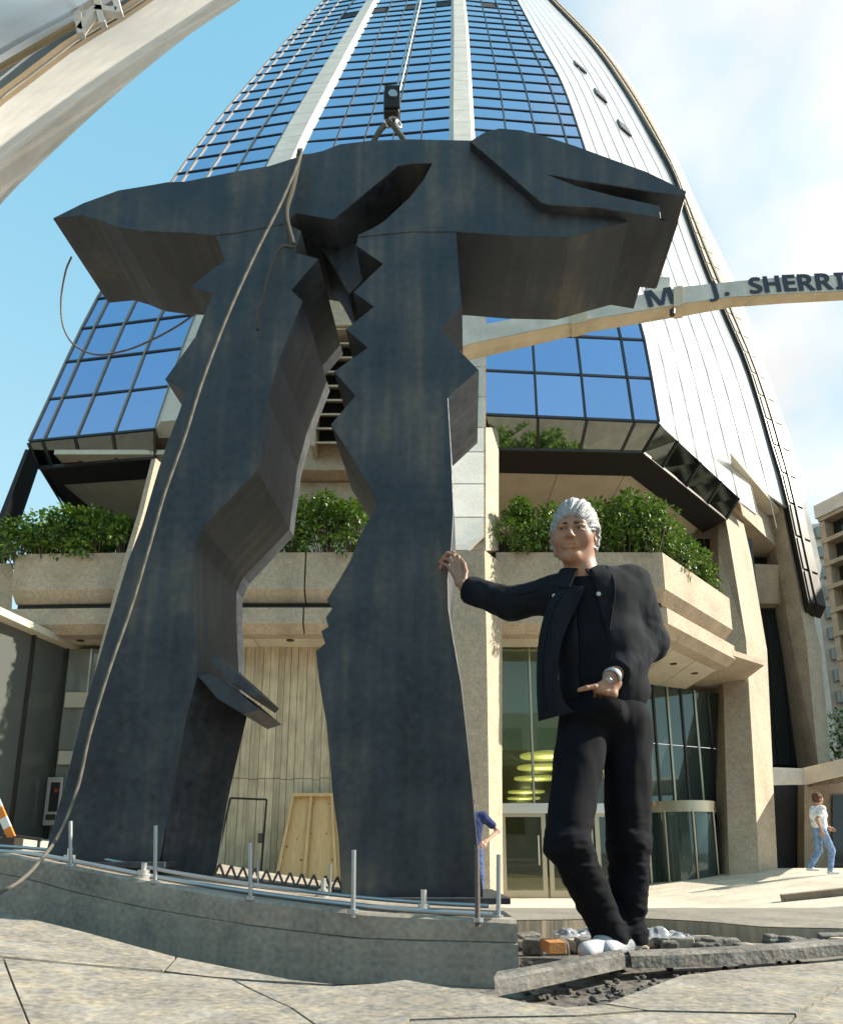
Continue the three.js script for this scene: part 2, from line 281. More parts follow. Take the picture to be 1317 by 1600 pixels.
{
  const bays = [['E0', 'P1L', [0, 0.115, 0.375, 0.675, 1], 0], ['P1R', 'P2L', [0, 0.2, 0.4, 0.6, 0.8, 1], 3], ['P2R', 'RE', [0, 0.3, 0.58, 0.855, 1], 0]];
  const far = [];
  bays.forEach(([a, b, fr, n0], bi) => {
    for (let n = n0; n < NF; n++) {
      const h0 = HB + n * FL, h1 = h0 + FL;
      for (let c = 0; c < fr.length - 1; c++) {
        const j = () => rnd(-0.004, 0.004);
        const q = [between(a, b, fr[c], h0, j()), between(a, b, fr[c + 1], h0, j()), between(a, b, fr[c + 1], h1, j()), between(a, b, fr[c], h1, j())];
        const g = slab(q, V(0, 0, -0.05));
        const dark = n === 27 && ((bi === 0 && c === 3) || (bi === 1 && c % 2 === 0) || (bi === 2 && c === 1));
        if (n >= 22 && !dark) far.push(g); else mesh(dark ? 'louvre_panel' : 'window_pane', g, dark ? M.louvre : (rnd() < 0.5 ? M.glass : M.glass2), tower);
      }
      const z = 0.03 * (1 + n * 0.012);
      mesh('transom', hexa([between(a, b, 0.002, h0 - z, 0.03), between(a, b, 0.998, h0 - z, 0.03), between(a, b, 0.998, h0 + z, 0.03), between(a, b, 0.002, h0 + z, 0.03)], [between(a, b, 0.002, h0 - z, -0.02), between(a, b, 0.998, h0 - z, -0.02), between(a, b, 0.998, h0 + z, -0.02), between(a, b, 0.002, h0 + z, -0.02)]), M.transom, tower);
    }
    fr.forEach((f, i) => {
      if ((bi === 1 && (i === 0 || i === 5)) || (bi === 2 && i === 0)) return;
      const parts = []; for (let n = n0; n < NF; n++) { const w = 0.026, A = between(a, b, f, HB + n * FL), B = between(a, b, f, HB + (n + 1) * FL); const m = k => V(k * w, 0, 0); const o = V(0, 0.012, 0.04); parts.push(hexa([A.clone().add(m(-1)).add(o), A.clone().add(m(1)).add(o), B.clone().add(m(1)).add(o), B.clone().add(m(-1)).add(o)], [A.clone().add(m(-1)), A.clone().add(m(1)), B.clone().add(m(1)), B.clone().add(m(-1))])); }
      mesh('mullion', parts, bi === 0 ? M.mullion : M.bronze, tower);  // left bay paler, others dark: sun on the mullion sides put into colour
    });
  });
  tag(mesh('upper_panes', far, M.glass, tower), null, null, null, 'stuff');
  // stone piers, one panel a storey
  for (const [a, b, n0] of [['P1L', 'P1R', 0], ['P2L', 'P2R', 0]]) for (let n = n0; n < NF; n++) {
    const h0 = HB + n * FL + 0.012, h1 = h0 + FL - 0.024, o = 0.22;
    const F = (f, h, q) => between(a, b, f, h, q);
    mesh('stone_panel', [hexa([F(0, h0, 0), F(0.16, h0, o), F(0.84, h0, o), F(1, h0, 0)], [F(0, h1, 0), F(0.16, h1, o), F(0.84, h1, o), F(1, h1, 0)].map(v => v)), hexa([F(0, h0, 0), F(1, h0, 0), F(1, h1, 0), F(0, h1, 0)], [F(0, h0, -0.3), F(1, h0, -0.3), F(1, h1, -0.3), F(0, h1, -0.3)])], M.stonePale, tower);
  }
  // pale facade to the right, in tall sheets that mirror the bright sky
  const NS = 7;
  for (let s = 0; s < NS; s++) for (let n = (s > 4 ? 1 : 0); n < NX; n += 3) {
    const h0 = HB + n * FL, h1 = HB + (n + 3) * FL - 0.02, f0 = s / NS + 0.004, f1 = (s + 1) / NS - 0.004;
    const q = []; for (let k = 0; k <= 3; k++) q.push(between('RE', 'TL', f0, lerp(h0, h1, k / 3))); for (let k = 3; k >= 0; k--) q.push(between('RE', 'TL', f1, lerp(h0, h1, k / 3)));
    const ql = []; for (let k = 0; k < 3; k++) { const A = [q[k], q[7 - k], q[6 - k], q[k + 1]]; ql.push(slab(A, V(-0.05, 0, -0.05))); }
    mesh('facade_sheet', ql, M.white, tower);
  }
  for (let s = 1; s < NS; s++) { const parts = []; for (let n = 0; n < NX; n += 2) { const A = between('RE', 'TL', s / NS, HB + n * FL), B = between('RE', 'TL', s / NS, HB + (n + 2) * FL); parts.push(bar(A.clone().add(V(0.02, 0, 0.02)), B.clone().add(V(0.02, 0, 0.02)), 0.022, 0.02)); } mesh('facade_rib', parts, M.rib ??= plain([0.66, 0.64, 0.60], 0.5, 0.2), tower); }
  for (const [f, n] of [[0.42, 25], [0.5, 21.6], [0.62, 19.3]]) { const q = [between('RE', 'TL', f, HB + n * FL, 0.14), between('RE', 'TL', f + 0.09, HB + n * FL, 0.14), between('RE', 'TL', f + 0.09, HB + (n + 0.8) * FL, 0.14), between('RE', 'TL', f, HB + (n + 0.8) * FL, 0.14)]; mesh('facade_vent', slab(q, V(-0.05, 0, -0.08)), M.transom, tower); }
  // corner trim and the next facet
  for (let n = -2; n < NX; n++) {
    const h0 = HB + n * FL + 0.05, h1 = h0 + FL - 0.10, F = (a, h, o) => tp(a, h, o);
    mesh('corner_trim', hexa([F('TL', h0, 0.3), F('TR', h0, 0.3), F('TR', h1, 0.3), F('TL', h1, 0.3)], [F('TL', h0, -0.4), F('TR', h0, -0.4), F('TR', h1, -0.4), F('TL', h1, -0.4)]), n < 4 ? M.bronze : M.gold, tower);
  }
  { const ln = []; for (let n = -2; n < NX; n++) { const h0 = HB + n * FL, h1 = h0 + FL, T = (o, h, f) => tp('TL', h, o).lerp(tp('TR', h, o), f); ln.push(hexa([T(0.36, h0, 0.34), T(0.36, h0, 0.5), T(0.36, h1, 0.5), T(0.36, h1, 0.34)], [T(0, h0, 0.34), T(0, h0, 0.5), T(0, h1, 0.5), T(0, h1, 0.34)]), hexa([T(0.25, h0, -0.14), T(0.25, h0, 0.0), T(0.25, h1, 0.0), T(0.25, h1, -0.14)], [T(-0.3, h0, -0.14), T(-0.3, h0, 0.0), T(-0.3, h1, 0.0), T(-0.3, h1, -0.14)])); } mesh('trim_channel', ln, M.bronze, tower); }
  const of = []; for (let n = -1; n < NX; n++) { const h0 = HB + n * FL, h1 = h0 + FL; of.push(slab([tp('TR', h0), tp('OR', h0), tp('OR', h1), tp('TR', h1)], V(-0.2, 0, -0.3))); }
  mesh('far_facet', of, M.white, tower);
  // the core that closes the tower behind its skin
  const core = []; for (let n = 0; n < NF; n += 2) { const r = h => [tp('E0', h).add(V(0.15, 0, -0.25)), tp('P2L', h).add(V(0, 0, -0.3)), tp('RE', h).add(V(-0.1, 0, -0.3)), tp('TL', h).add(V(-0.5, 0, -0.4)), tp('OR', h).add(V(-0.8, 0, -0.4)), tp('OR', h).add(V(-4, 0, -8)), tp('E0', h).add(V(2, 0, -14))]; core.push(hexa(r(HB + n * FL).reverse(), r(HB + (n + 2) * FL).reverse())); }
  mesh('core', core, M.stone, tower);
}
// ---------------------------------------------------------------- the lower storeys
function group(name, parent) { const g = new THREE.Group(); g.name = name; parent.add(g); return g; }
function local(parent) { let x = 0, y = 0, z = 0, p = parent; while (p && p !== scene) { x += p.position.x; y += p.position.y; z += p.position.z; p = p.parent; } return V(x, y, z); }
M.board = [0.9, 1.0, 1.1].map((k, i) => {
  const c = [0.47 * k, 0.38 * k, 0.25 * k];
  const f = (u, v) => fbm(u * 34, v * 1.6, 3 + i * 5, 4), g = (u, v) => fbm(u * 5, v * 3, 8 + i, 4);
  return new THREE.MeshStandardMaterial({ map: tex(512, (u, v) => { const a = 1 + 0.55 * f(u, v) + 0.4 * g(u, v); return S3([c[0] * a, c[1] * a, c[2] * a]); }, true, 1.3), bumpMap: tex(256, (u, v) => gray(0.5 + 0.6 * f(u, v)), false, 1.3), bumpScale: 0.006, roughness: 0.9 });
});
M.clear = new THREE.MeshPhysicalMaterial({ color: col(0.80, 0.86, 0.78), transmission: 1, thickness: 0, roughness: 0.02, ior: 1.5 });
M.lobbyDark = plain([0.10, 0.105, 0.075], 0.6);
M.lobbyGreen = plain([0.22, 0.24, 0.19], 0.6);
M.alu = plain([0.62, 0.60, 0.56], 0.35, 0.8);
M.dooralu = plain([0.45, 0.40, 0.30], 0.35, 0.85);
const hb2 = 11.25;
// bevelled glass under the tower: left, right and round the corner
{
  const base = [];
  const bevel = (top, bot, n, mat, fr) => {
    for (let i = 0; i < n; i++) { const f0 = fr[i] + 0.004, f1 = fr[i + 1] - 0.004; const L = (a, f) => a[0].clone().lerp(a[1], f); mesh('bevel_pane', slab([L(bot, f0), L(bot, f1), L(top, f1), L(top, f0)], V(0, 0.03, -0.06)), mat, tower); }
    for (let i = 0; i <= n; i++) { const L = (a, f) => a[0].clone().lerp(a[1], f); mesh('bevel_mullion', bar(L(top, fr[i]), L(bot, fr[i]), 0.07, 0.09), M.bronze, tower); }
    mesh('bevel_edge', bar(bot[0], bot[1], 0.08, 0.08), M.bronze, tower);
  };
  const D1 = py => (hb2 - EYE) / tanY(py);
  const TR0 = tp('P2R', HB - 0.05), TR1 = tp('RE', HB - 0.05), BR0 = at(770, 702, D1(702)), BR1 = at(1003, 707, D1(707));
  bevel([TR0, TR1], [BR0, BR1], 4, M.bevelGlass, [0, 0.3, 0.58, 0.855, 1]);
  const T2 = at(1154, 778, (HB - EYE) / tanY(778)), B2 = at(1133, 812, D1(812));
  bevel([TR1, T2], [BR1, B2], 4, M.bevelGlass, [0, 0.2, 0.47, 0.74, 1]);
  const L0 = tp('E0', HB - 0.05), L1 = tp('P1L', HB - 0.05), BL0 = at(61, 731, D1(731)), BL1 = at(243, 716, D1(716));
  bevel([L0, L1], [BL0, BL1], 4, M.bevelGlass, [0, 0.115, 0.375, 0.675, 1]);
  // left end: the skin turns away behind
  const L2 = L0.clone().add(V(-0.9, 0, -4.2)), BL2 = BL0.clone().add(V(-0.7, -0.3, -4.2));
  mesh('bevel_pane', slab([BL2, BL0, L0, L2], V(0.06, 0, 0)), M.darkGlass, tower);
  // soffits
  const soff = (pts, y, t, m, name) => mesh(name, prism(pts.map(p => [p.x, p.z]), y, y + t), m, tower);
  const inR = [at(772, 738, D1(738)), at(985, 743, D1(743)), at(1098, 832, D1(832))];
  soff([BR0, BR1, B2, inR[2], inR[1], inR[0]], hb2 - 0.02, 0.3, M.darkSoffit, 'dark_soffit');
  const inL = [at(95, 757, D1(757)), at(228, 748, D1(748))];
  soff([BL0, BL1, inL[1], inL[0]], hb2 - 0.02, 0.3, M.darkSoffit, 'dark_soffit');
  soff([BL0, inL[0], inL[0].clone().add(V(0.6, 0, -5)), BL0.clone().add(V(-0.8, 0, -5))], hb2 - 0.01, 0.3, M.darkSoffit, 'dark_soffit');
  // cream terrace ceilings, in panels with open joints
  for (const ring of [[[2.0, -17.3], [4.0, -17.3], [4.0, -20.4], [2.0, -20.4]], [[2.0, -20.42], [4.0, -20.42], [4.0, -25], [2.0, -25]], [[4.02, -17.3], [6.0, -17.5], [6.0, -20.4], [4.02, -20.4]], [[4.02, -20.42], [6.0, -20.42], [6.0, -25], [4.02, -25]], [[6.02, -17.8], [8.55, -20.38], [6.02, -20.38]], [[6.02, -20.4], [8.58, -20.4], [9.5, -21.3], [9.5, -25], [6.02, -25]]]) mesh('ceiling_panel', prism(ring, hb2 + 0.06, hb2 + 0.2), M.cream, tower);
  mesh('ceiling_panel', box(-11.0, hb2 + 0.06, -23, -10.32, hb2 + 0.2, -18.2), M.cream, tower);
  for (const [x0, x1] of [[-10.3, -7.6], [-7.58, -5.0]]) for (const [z0, z1] of [[-16.95, -19.9], [-19.92, -23]]) mesh('ceiling_panel', box(x0, hb2 + 0.06, z1, x1, hb2 + 0.2, z0), M.cream, tower);
  mesh('storey_slab', [box(-11, hb2 + 0.3, -25, 7.4, hb2 + 0.5, -19.4)], M.stone, tower);
  // terrace floor and its dark glazed back wall
  mesh('terrace_floor', prism([[-11.5, -14.6], [5.2, -14.6], [9.3, -17.6], [10.2, -24], [-11.5, -24]], 5.35, 5.5), M.stone, tower);
  for (let i = 0; i < 12; i++) { const x0 = 1.5 + i * 0.85; mesh('terrace_window', box(x0 + 0.03, 5.5, -22.1, x0 + 0.82, hb2, -22), M.darkGlass, tower); }
  for (let i = 0; i < 9; i++) { const x0 = -12 + i * 0.85; mesh('terrace_window', box(x0 + 0.03, 5.5, -21.1, x0 + 0.82, hb2, -21), M.darkGlass, tower); }
}
// corner of the second facade step, with the pale soffit under it
{
  const hS = HB + FL; const a = at(1139, 702, (hS - EYE) / tanY(702)), b = at(1221, 800, (hS - EYE) / tanY(800)), c = at(1188, 806, (hS - EYE - 0.1) / tanY(806)), d = at(1150, 790, (hS - EYE) / tanY(790));
  mesh('step_soffit', prism([a, b, c, d].map(p => [p.x, p.z]), hS - 0.1, hS + 0.05), M.cream, tower);
}
// columns: loft through traced edges. rows: [py, xLeft, xRidge, xRight], depths [dl, dm, dr]
function loft(name, rows, d, mat, joints = 0, thick = 0.9) {
  const list = []; for (let i = 0; i < rows.length - 1; i++) {
    const ring = r => { const k = r[4] ?? 0, a = at(r[1], r[0], d[0] + k), b = at(r[2], r[0], d[1] + k), c = at(r[3], r[0], d[2] + k); const y = b.y; for (const p of [a, b, c]) p.y = y; return [a, b, c, c.clone().add(V(-0.1, 0, -thick)), a.clone().add(V(0.1, 0, -thick))]; };
    list.push(hexa(ring(rows[i]).reverse(), ring(rows[i + 1]).reverse()));
  }
  if (joints) return list.map(g => mesh(name, g, mat, tower)); return mesh(name, list, mat, tower);
}
// the middle column, brown stone below and pale panels above
loft('column', [[860, 700, 757, 783], [1000, 700, 760, 784], [1200, 701, 763, 784], [1420, 702, 766, 786]], [13.35, 13.35, 14.0], M.stone);
{
  const rows = [860, 808, 756, 706, 668, 620, 573, 530, 492, 455]; const Dk = y => lerp(13.35, 15.75, ss(870, 640, y));
  for (let i = 0; i < rows.length - 1; i++) {
    const y0 = rows[i] - 0.8, y1 = rows[i + 1] + 0.8, R = (x, y, q) => at(x, y, Dk(y) + q);
    const xr = y => lerp(756, 757, 0), ch = i === 0 ? 24 : 0;
    mesh('stone_panel', slab(i === 0 ? [R(690, y0, 0), R(732, y0, 0), R(756, y0 - 22, 0), R(756, y1, 0), R(690, y1, 0)] : [R(690, y0, 0), R(756, y0, 0), R(756, y1, 0), R(690, y1, 0)], V(0, 0, -0.12)), M.stonePale, tower);
    if (y0 > 690) mesh('column_side', slab([R(759, y0 + 0.8, 0.03), R(779, y0 + 0.8, 0.75), R(779, y1 - 0.8, 0.75), R(759, y1 - 0.8, 0.03)], V(-0.3, 0, -0.3)), M.stone, tower);
    mesh('column_core', slab([R(690, y0, 0.13), R(759, y0, 0.13), R(759, y1, 0.13), R(690, y1, 0.13)], V(0, 0, -1.2)), M.stone, tower);
  }
}
// left column
loft('column', [[716, 237, 244, 310], [800, 216, 224, 292], [900, 186, 195, 262], [1010, 157, 167, 236], [1200, 116, 127, 200], [1345, 90, 101, 178]], [13.75, 13.7, 15.2], M.stone);
// right columns
loft('column', [[792, 1120, 1130, 1158, 3.3], [850, 1121, 1140, 1171, 2.9], [1000, 1127, 1165, 1196, 2.0], [1200, 1133, 1177, 1206, 1.0], [1390, 1140, 1187, 1216, 0]], [17.9, 17.5, 18.6], M.stone);
loft('column', [[760, 1193, 1215, 1228], [860, 1212, 1234, 1248], [1000, 1236, 1259, 1280], [1190, 1262, 1277, 1297], [1345, 1275, 1288, 1306]], [24.0, 23.4, 24.4], M.stone);
// glazed bay between the two right columns, with its stone spandrel
{
  const D = 24.9; const P = (x, y, q = 0) => at(x, y, D + q);
  for (const [y0, y1, n] of [[1195, 943, 3], [882, 800, 2]]) for (let i = 0; i < n; i++) { const xa = lerp(y0 > 900 ? 1192 : 1160, y0 > 900 ? 1258 : 1222, i / n), xb = lerp(y0 > 900 ? 1192 : 1160, y0 > 900 ? 1258 : 1222, (i + 1) / n), tx = y0 > 900 ? -20 : -12; mesh('bay_window', slab([P(xa + 0.5, y0), P(xb - 0.5, y0), P(xb + tx - 0.5, y1), P(xa + tx + 0.5, y1)], V(0, 0, -0.1)), M.darkGlass, tower); }
  mesh('spandrel', slab([P(1160, 943, -0.5), P(1232, 943, -0.5), P(1226, 883, -0.9), P(1152, 880, -0.9)], V(0, 0, -0.6)), M.stone, tower);
  mesh('spandrel', slab([P(1170, 952, 0.1), P(1236, 950, 0.1), P(1232, 940, -0.5), P(1160, 940, -0.5)], V(0, 0, -0.3)), M.stone, tower);
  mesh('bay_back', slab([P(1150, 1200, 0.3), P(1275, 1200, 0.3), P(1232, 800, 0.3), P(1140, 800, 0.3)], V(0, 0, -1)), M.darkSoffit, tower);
}
// low beam and canopy at the far right
{
  const P = (x, y, q) => at(x, y, q);
  mesh('canopy_beam', hexa([P(1203, 1227, 19.6), P(1254, 1226, 19.6), P(1254, 1201, 19.6), P(1203, 1199, 19.6)], [P(1206, 1227, 21), P(1257, 1226, 21), P(1257, 1201, 21), P(1206, 1199, 21)]), M.stonePale, tower);
  mesh('canopy_fascia', hexa([P(1254, 1226, 19.6), P(1420, 1186, 15.5), P(1420, 1160, 15.5), P(1254, 1200, 19.6)], [P(1262, 1226, 20.6), P(1440, 1186, 17), P(1440, 1160, 17), P(1262, 1200, 20.6)]), M.stonePale, tower);
  mesh('canopy_soffit', hexa([P(1262, 1230, 20.4), P(1425, 1200, 16.2), P(1425, 1186, 16.2), P(1262, 1224, 20.4)], [P(1262, 1230, 23), P(1425, 1206, 20), P(1425, 1192, 20), P(1262, 1224, 23)]), M.concrete, tower);
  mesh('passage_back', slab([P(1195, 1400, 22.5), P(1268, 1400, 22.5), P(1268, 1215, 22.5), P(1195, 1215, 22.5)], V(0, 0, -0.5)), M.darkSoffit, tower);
  mesh('passage_wall', slab([P(1256, 1395, 22), P(1480, 1380, 22), P(1480, 1180, 22), P(1256, 1215, 22)], V(0, 0, -0.4)), M.stone, tower);
  mesh('shop_window', slab([P(1300, 1362, 21.9), P(1420, 1362, 21.9), P(1420, 1242, 21.9), P(1300, 1242, 21.9)], V(0, 0, -0.05)), M.darkGlass, tower);
}
// planter balcony: two stone bands with chamfered feet, on three fronts
{
  const g = group('planter_balcony', tower);
  const hT = hAt(863, 14), h1 = hAt(920, 14), h2 = hAt(936, 14), h3 = hAt(948, 14), h4 = hAt(974, 14), h5 = hAt(986, 14);
  const xr = xAt(1034, hT, 14), xf = [];
  const cR = V(xr, 0, -14), eR = V((1140 - CX) / FOC / denY(945) * 16.8, 0, -16.8);
  const xl = xAt(25, hT, 14.1);
  const segs = [[V(xl, 0, -14.1), V(-6.2, 0, -14)], [V(-6.18, 0, -14), V(-2.6, 0, -14)], [V(-2.58, 0, -14), V(0.95, 0, -14)], [V(1.66, 0, -14), cR.clone()], [cR.clone(), eR.clone()]];
  const prof = (a, b, y0, y1, y2, name, mat) => {     // front face y1..y0, chamfer down to y2 set back
    const d = b.clone().sub(a).normalize(), n = V(-d.z, 0, d.x).multiplyScalar(1); if (n.z < 0) n.negate(); const inn = k => n.clone().multiplyScalar(-k);
    const ring = p => [p.clone().setY(y0), p.clone().setY(y1), p.clone().add(inn(0.22)).setY(y2), p.clone().add(inn(0.55)).setY(y2), p.clone().add(inn(0.55)).setY(y0)];
    const L = a.clone().addScaledVector(d, 0.008), R = b.clone().addScaledVector(d, -0.008);
    mesh(name, hexa(ring(R), ring(L)), mat, g);
  };
  segs.forEach(([a, b]) => {
    const n = Math.max(1, Math.round(a.distanceTo(b) / 3.4));
    for (let i = 0; i < n; i++) { const p = a.clone().lerp(b, i / n), q = a.clone().lerp(b, (i + 1) / n); prof(p, q, hT, h1, h2, 'upper_band', M.stone); prof(p, q, h3 - 0.02, h4, h5, 'lower_band', M.stone); }
    const d = b.clone().sub(a).normalize(), nn = V(-d.z, 0, d.x); if (nn.z < 0) nn.negate();
    const sft = (p, k) => p.clone().addScaledVector(nn, -k);
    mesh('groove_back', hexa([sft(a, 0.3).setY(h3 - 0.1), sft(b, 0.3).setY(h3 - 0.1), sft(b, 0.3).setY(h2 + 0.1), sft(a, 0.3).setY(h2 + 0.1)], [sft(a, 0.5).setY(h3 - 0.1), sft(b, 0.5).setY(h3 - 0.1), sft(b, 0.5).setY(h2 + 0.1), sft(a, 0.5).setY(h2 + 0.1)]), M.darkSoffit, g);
    // planting bed
    mesh('soil', hexa([sft(a, 0.5).setY(hT - 0.3), sft(b, 0.5).setY(hT - 0.3), sft(b, 0.5).setY(hT - 0.2), sft(a, 0.5).setY(hT - 0.2)], [sft(a, 1.7).setY(hT - 0.3), sft(b, 1.7).setY(hT - 0.3), sft(b, 1.7).setY(hT - 0.2), sft(a, 1.7).setY(hT - 0.2)]), M.dirt, g);
    mesh('inner_band', hexa([sft(a, 1.7).setY(5.5), sft(b, 1.7).setY(5.5), sft(b, 1.7).setY(hT), sft(a, 1.7).setY(hT)], [sft(a, 1.9).setY(5.5), sft(b, 1.9).setY(5.5), sft(b, 1.9).setY(hT), sft(a, 1.9).setY(hT)]), M.stone, g);
  });
  // cream soffit panels with round downlights
  const pan = (ring) => mesh('soffit_panel', prism(ring.map(p => [p.x, p.z]), h5 + 0.02, h5 + 0.12), M.cream, g);
  for (let i = 0; i < 6; i++) { const x0 = -8.6 + i * 1.6; pan([V(x0, 0, -14.3), V(x0 + 1.58, 0, -14.3), V(x0 + 1.58, 0, -15.6), V(x0, 0, -15.6)]); mesh('downlight', [new THREE.CylinderGeometry(0.09, 0.09, 0.03, 20).translate(x0 + 0.8, h5 + 0.02, -14.7)], M.bronze, g); }
  for (let i = 0; i < 3; i++) { const x0 = 1.7 + i * 1.18, x1 = x0 + 1.16; pan([V(x0, 0, -14.3), V(x1, 0, -14.3), V(x1, 0, -16.4), V(x0, 0, -16.4)]); pan([V(x0, 0, -16.42), V(x1, 0, -16.42), V(x1, 0, -22), V(x0, 0, -22)]); }
  const dd = eR.clone().sub(cR); const off = V(-0.3, 0, -0.25);
  for (let i = 0; i < 3; i++) { const p = cR.clone().addScaledVector(dd, i / 3 + 0.004).add(off), q = cR.clone().addScaledVector(dd, (i + 1) / 3 - 0.004).add(off); pan([V(p.x, 0, p.z), V(q.x, 0, q.z), V(q.x, 0, q.z - 1.9), V(p.x, 0, p.z - 1.9)]); pan([V(p.x, 0, p.z - 1.92), V(q.x, 0, q.z - 1.92), V(q.x, 0, -22), V(p.x, 0, -22)]); mesh('downlight', [new THREE.CylinderGeometry(0.09, 0.09, 0.03, 20).translate((p.x + q.x) / 2, h5 + 0.02, (p.z + q.z) / 2 - 1)], M.bronze, g); }
}
// board-marked wall behind the sculpture
{
  const x0 = -6.2, x1 = 1.2, top = 5.3; let x = x0;
  while (x < x1) { const w = rnd(0.13, 0.24), y = 2.0 + rnd(-0.03, 0.03), z = -15.22 + rnd(-0.012, 0.012); const m = M.board[Math.floor(rnd(0, 3))];
    mesh('wall_board', box(x + 0.004, -1.2, -15.6, x + w - 0.004, y, z, 0.004), m, tower); mesh('wall_board', box(x + 0.004, y + 0.012, -15.6, x + w - 0.004, top, z + rnd(-0.008, 0.008), 0.004), m, tower); x += w; }
  mesh('wall_backing', box(x0, -1.2, -15.9, x1, top, -15.3), M.stone, tower);
}
// stepped concrete wall over the terrace, between the piers
{
  const hA = hAt(736, 16), hBt = hAt(690, 16);
  const X = (px, h, D) => xAt(px, h, D);
  mesh('concrete_band', box(-5.6, hA, -16.6, 0.9, hBt, -15.95, 0.03), M.stone, tower);
  mesh('concrete_band', box(-5.6, hA - 0.62, -17.2, 0.9, hA - 0.02, -16.5, 0.02), M.stone, tower);
  let x = -5.4; while (x < 0.85) { const w = rnd(0.14, 0.24); mesh('wall_board', box(x, hBt + 0.01, -16.8, x + w - 0.01, HB + 3 * FL - 0.05, -16.35 + rnd(-0.01, 0.01)), M.board[Math.floor(rnd(0, 3))], tower); x += w; }
  mesh('terrace_wall', box(-5.6, 5.5, -17.9, 0.9, hA - 0.6, -17.6), M.stonePale, tower);
  // louvred box seen through the gap of the sculpture
  const lx0 = X(500, 13.5, 15.6), lx1 = X(566, 13.5, 15.6);
  for (let i = 0; i < 9; i++) { const y = hAt(700 - i * 22, 15.6); mesh('louvre', hexa([V(lx0, y, -15.4), V(lx1, y, -15.4), V(lx1, y + 0.05, -15.4), V(lx0, y + 0.05, -15.4)], [V(lx0, y + 0.3, -15.9), V(lx1, y + 0.3, -15.9), V(lx1, y + 0.36, -15.9), V(lx0, y + 0.36, -15.9)]), M.stone, tower); }
  mesh('louvre_frame', [box(lx0 - 0.12, hAt(705, 15.6), -16, lx0, hAt(500, 15.6), -15.35), box(lx1, hAt(705, 15.6), -16, lx1 + 0.12, hAt(500, 15.6), -15.35), box(lx0 - 0.12, hAt(520, 15.6), -16, lx1 + 0.12, hAt(495, 15.6), -15.33)], M.stone, tower);
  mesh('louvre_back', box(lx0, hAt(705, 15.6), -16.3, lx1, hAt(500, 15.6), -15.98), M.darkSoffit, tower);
}
// right entrance: lobby behind clear glass
{
  const D = 15.3, P = (x, y, q = 0) => at(x, y, D + q);
  const yT = hAt(1010, D), x0 = 1.72, x1 = 4.95;
  const fl = -0.62;
  // room
  mesh('lobby_floor', box(1.3, fl - 0.2, -36, 8.5, fl - 0.02, -15.25), M.stone, tower);
  mesh('lobby_wall', [box(1.2, fl, -36, 1.5, 5.3, -15.4), box(1.2, fl, -36.3, 12, 5.3, -36)], M.lobbyDark, tower);
  mesh('lobby_ceiling', [box(1.3, 2.76, -36, 5.0, 2.9, -15.72), box(5.0, 2.76, -36, 9.2, 2.9, -20.5)], M.lobbyGreen, tower);
  mesh('lobby_bulkhead', box(1.5, 2.72, -15.75, 5.0, 5.3, -15.6), M.lobbyGreen, tower);
  for (let i = 0; i < 4; i++) { const a = x0 + i * 0.82; mesh('lobby_pane', box(a + 0.02, 1.36, -D - 0.02, a + 0.8, yT, -D), M.clear, tower); mesh('lobby_mullion', box(a - 0.02, 1.36, -D - 0.06, a + 0.02, yT, -D + 0.06), M.dooralu, tower); }
  mesh('door_header', box(x0 - 0.05, 1.24, -D - 0.08, x1, 1.46, -D + 0.08, 0.01), M.alu, tower);
  mesh('pane_top_rail', box(x0 - 0.05, yT - 0.04, -D - 0.06, x1, yT + 0.1, -D + 0.06), M.bronze, tower);
  for (let i = 0; i < 3; i++) {
    const a = x0 + 0.06 + i * 1.05, d = group('door', tower);
    mesh('frame', [box(a, fl + 0.02, -D - 0.03, a + 0.1, 1.24, -D + 0.03), box(a + 0.9, fl + 0.02, -D - 0.03, a + 1.0, 1.24, -D + 0.03), box(a + 0.1, fl + 0.02, -D - 0.03, a + 0.9, fl + 0.18, -D + 0.03), box(a + 0.1, 1.16, -D - 0.03, a + 0.9, 1.24, -D + 0.03)], M.dooralu, d);
    mesh('glass', box(a + 0.1, fl + 0.18, -D - 0.008, a + 0.9, 1.16, -D + 0.008), M.clear, d);
    mesh('handle', [rod(V(a + 0.82, 0.1, -D + 0.08), V(a + 0.82, 0.75, -D + 0.08), 0.018), rod(V(a + 0.82, 0.15, -D + 0.0), V(a + 0.82, 0.15, -D + 0.08), 0.012), rod(V(a + 0.82, 0.7, -D + 0.0), V(a + 0.82, 0.7, -D + 0.08), 0.012)], M.alu, d);
  }
}
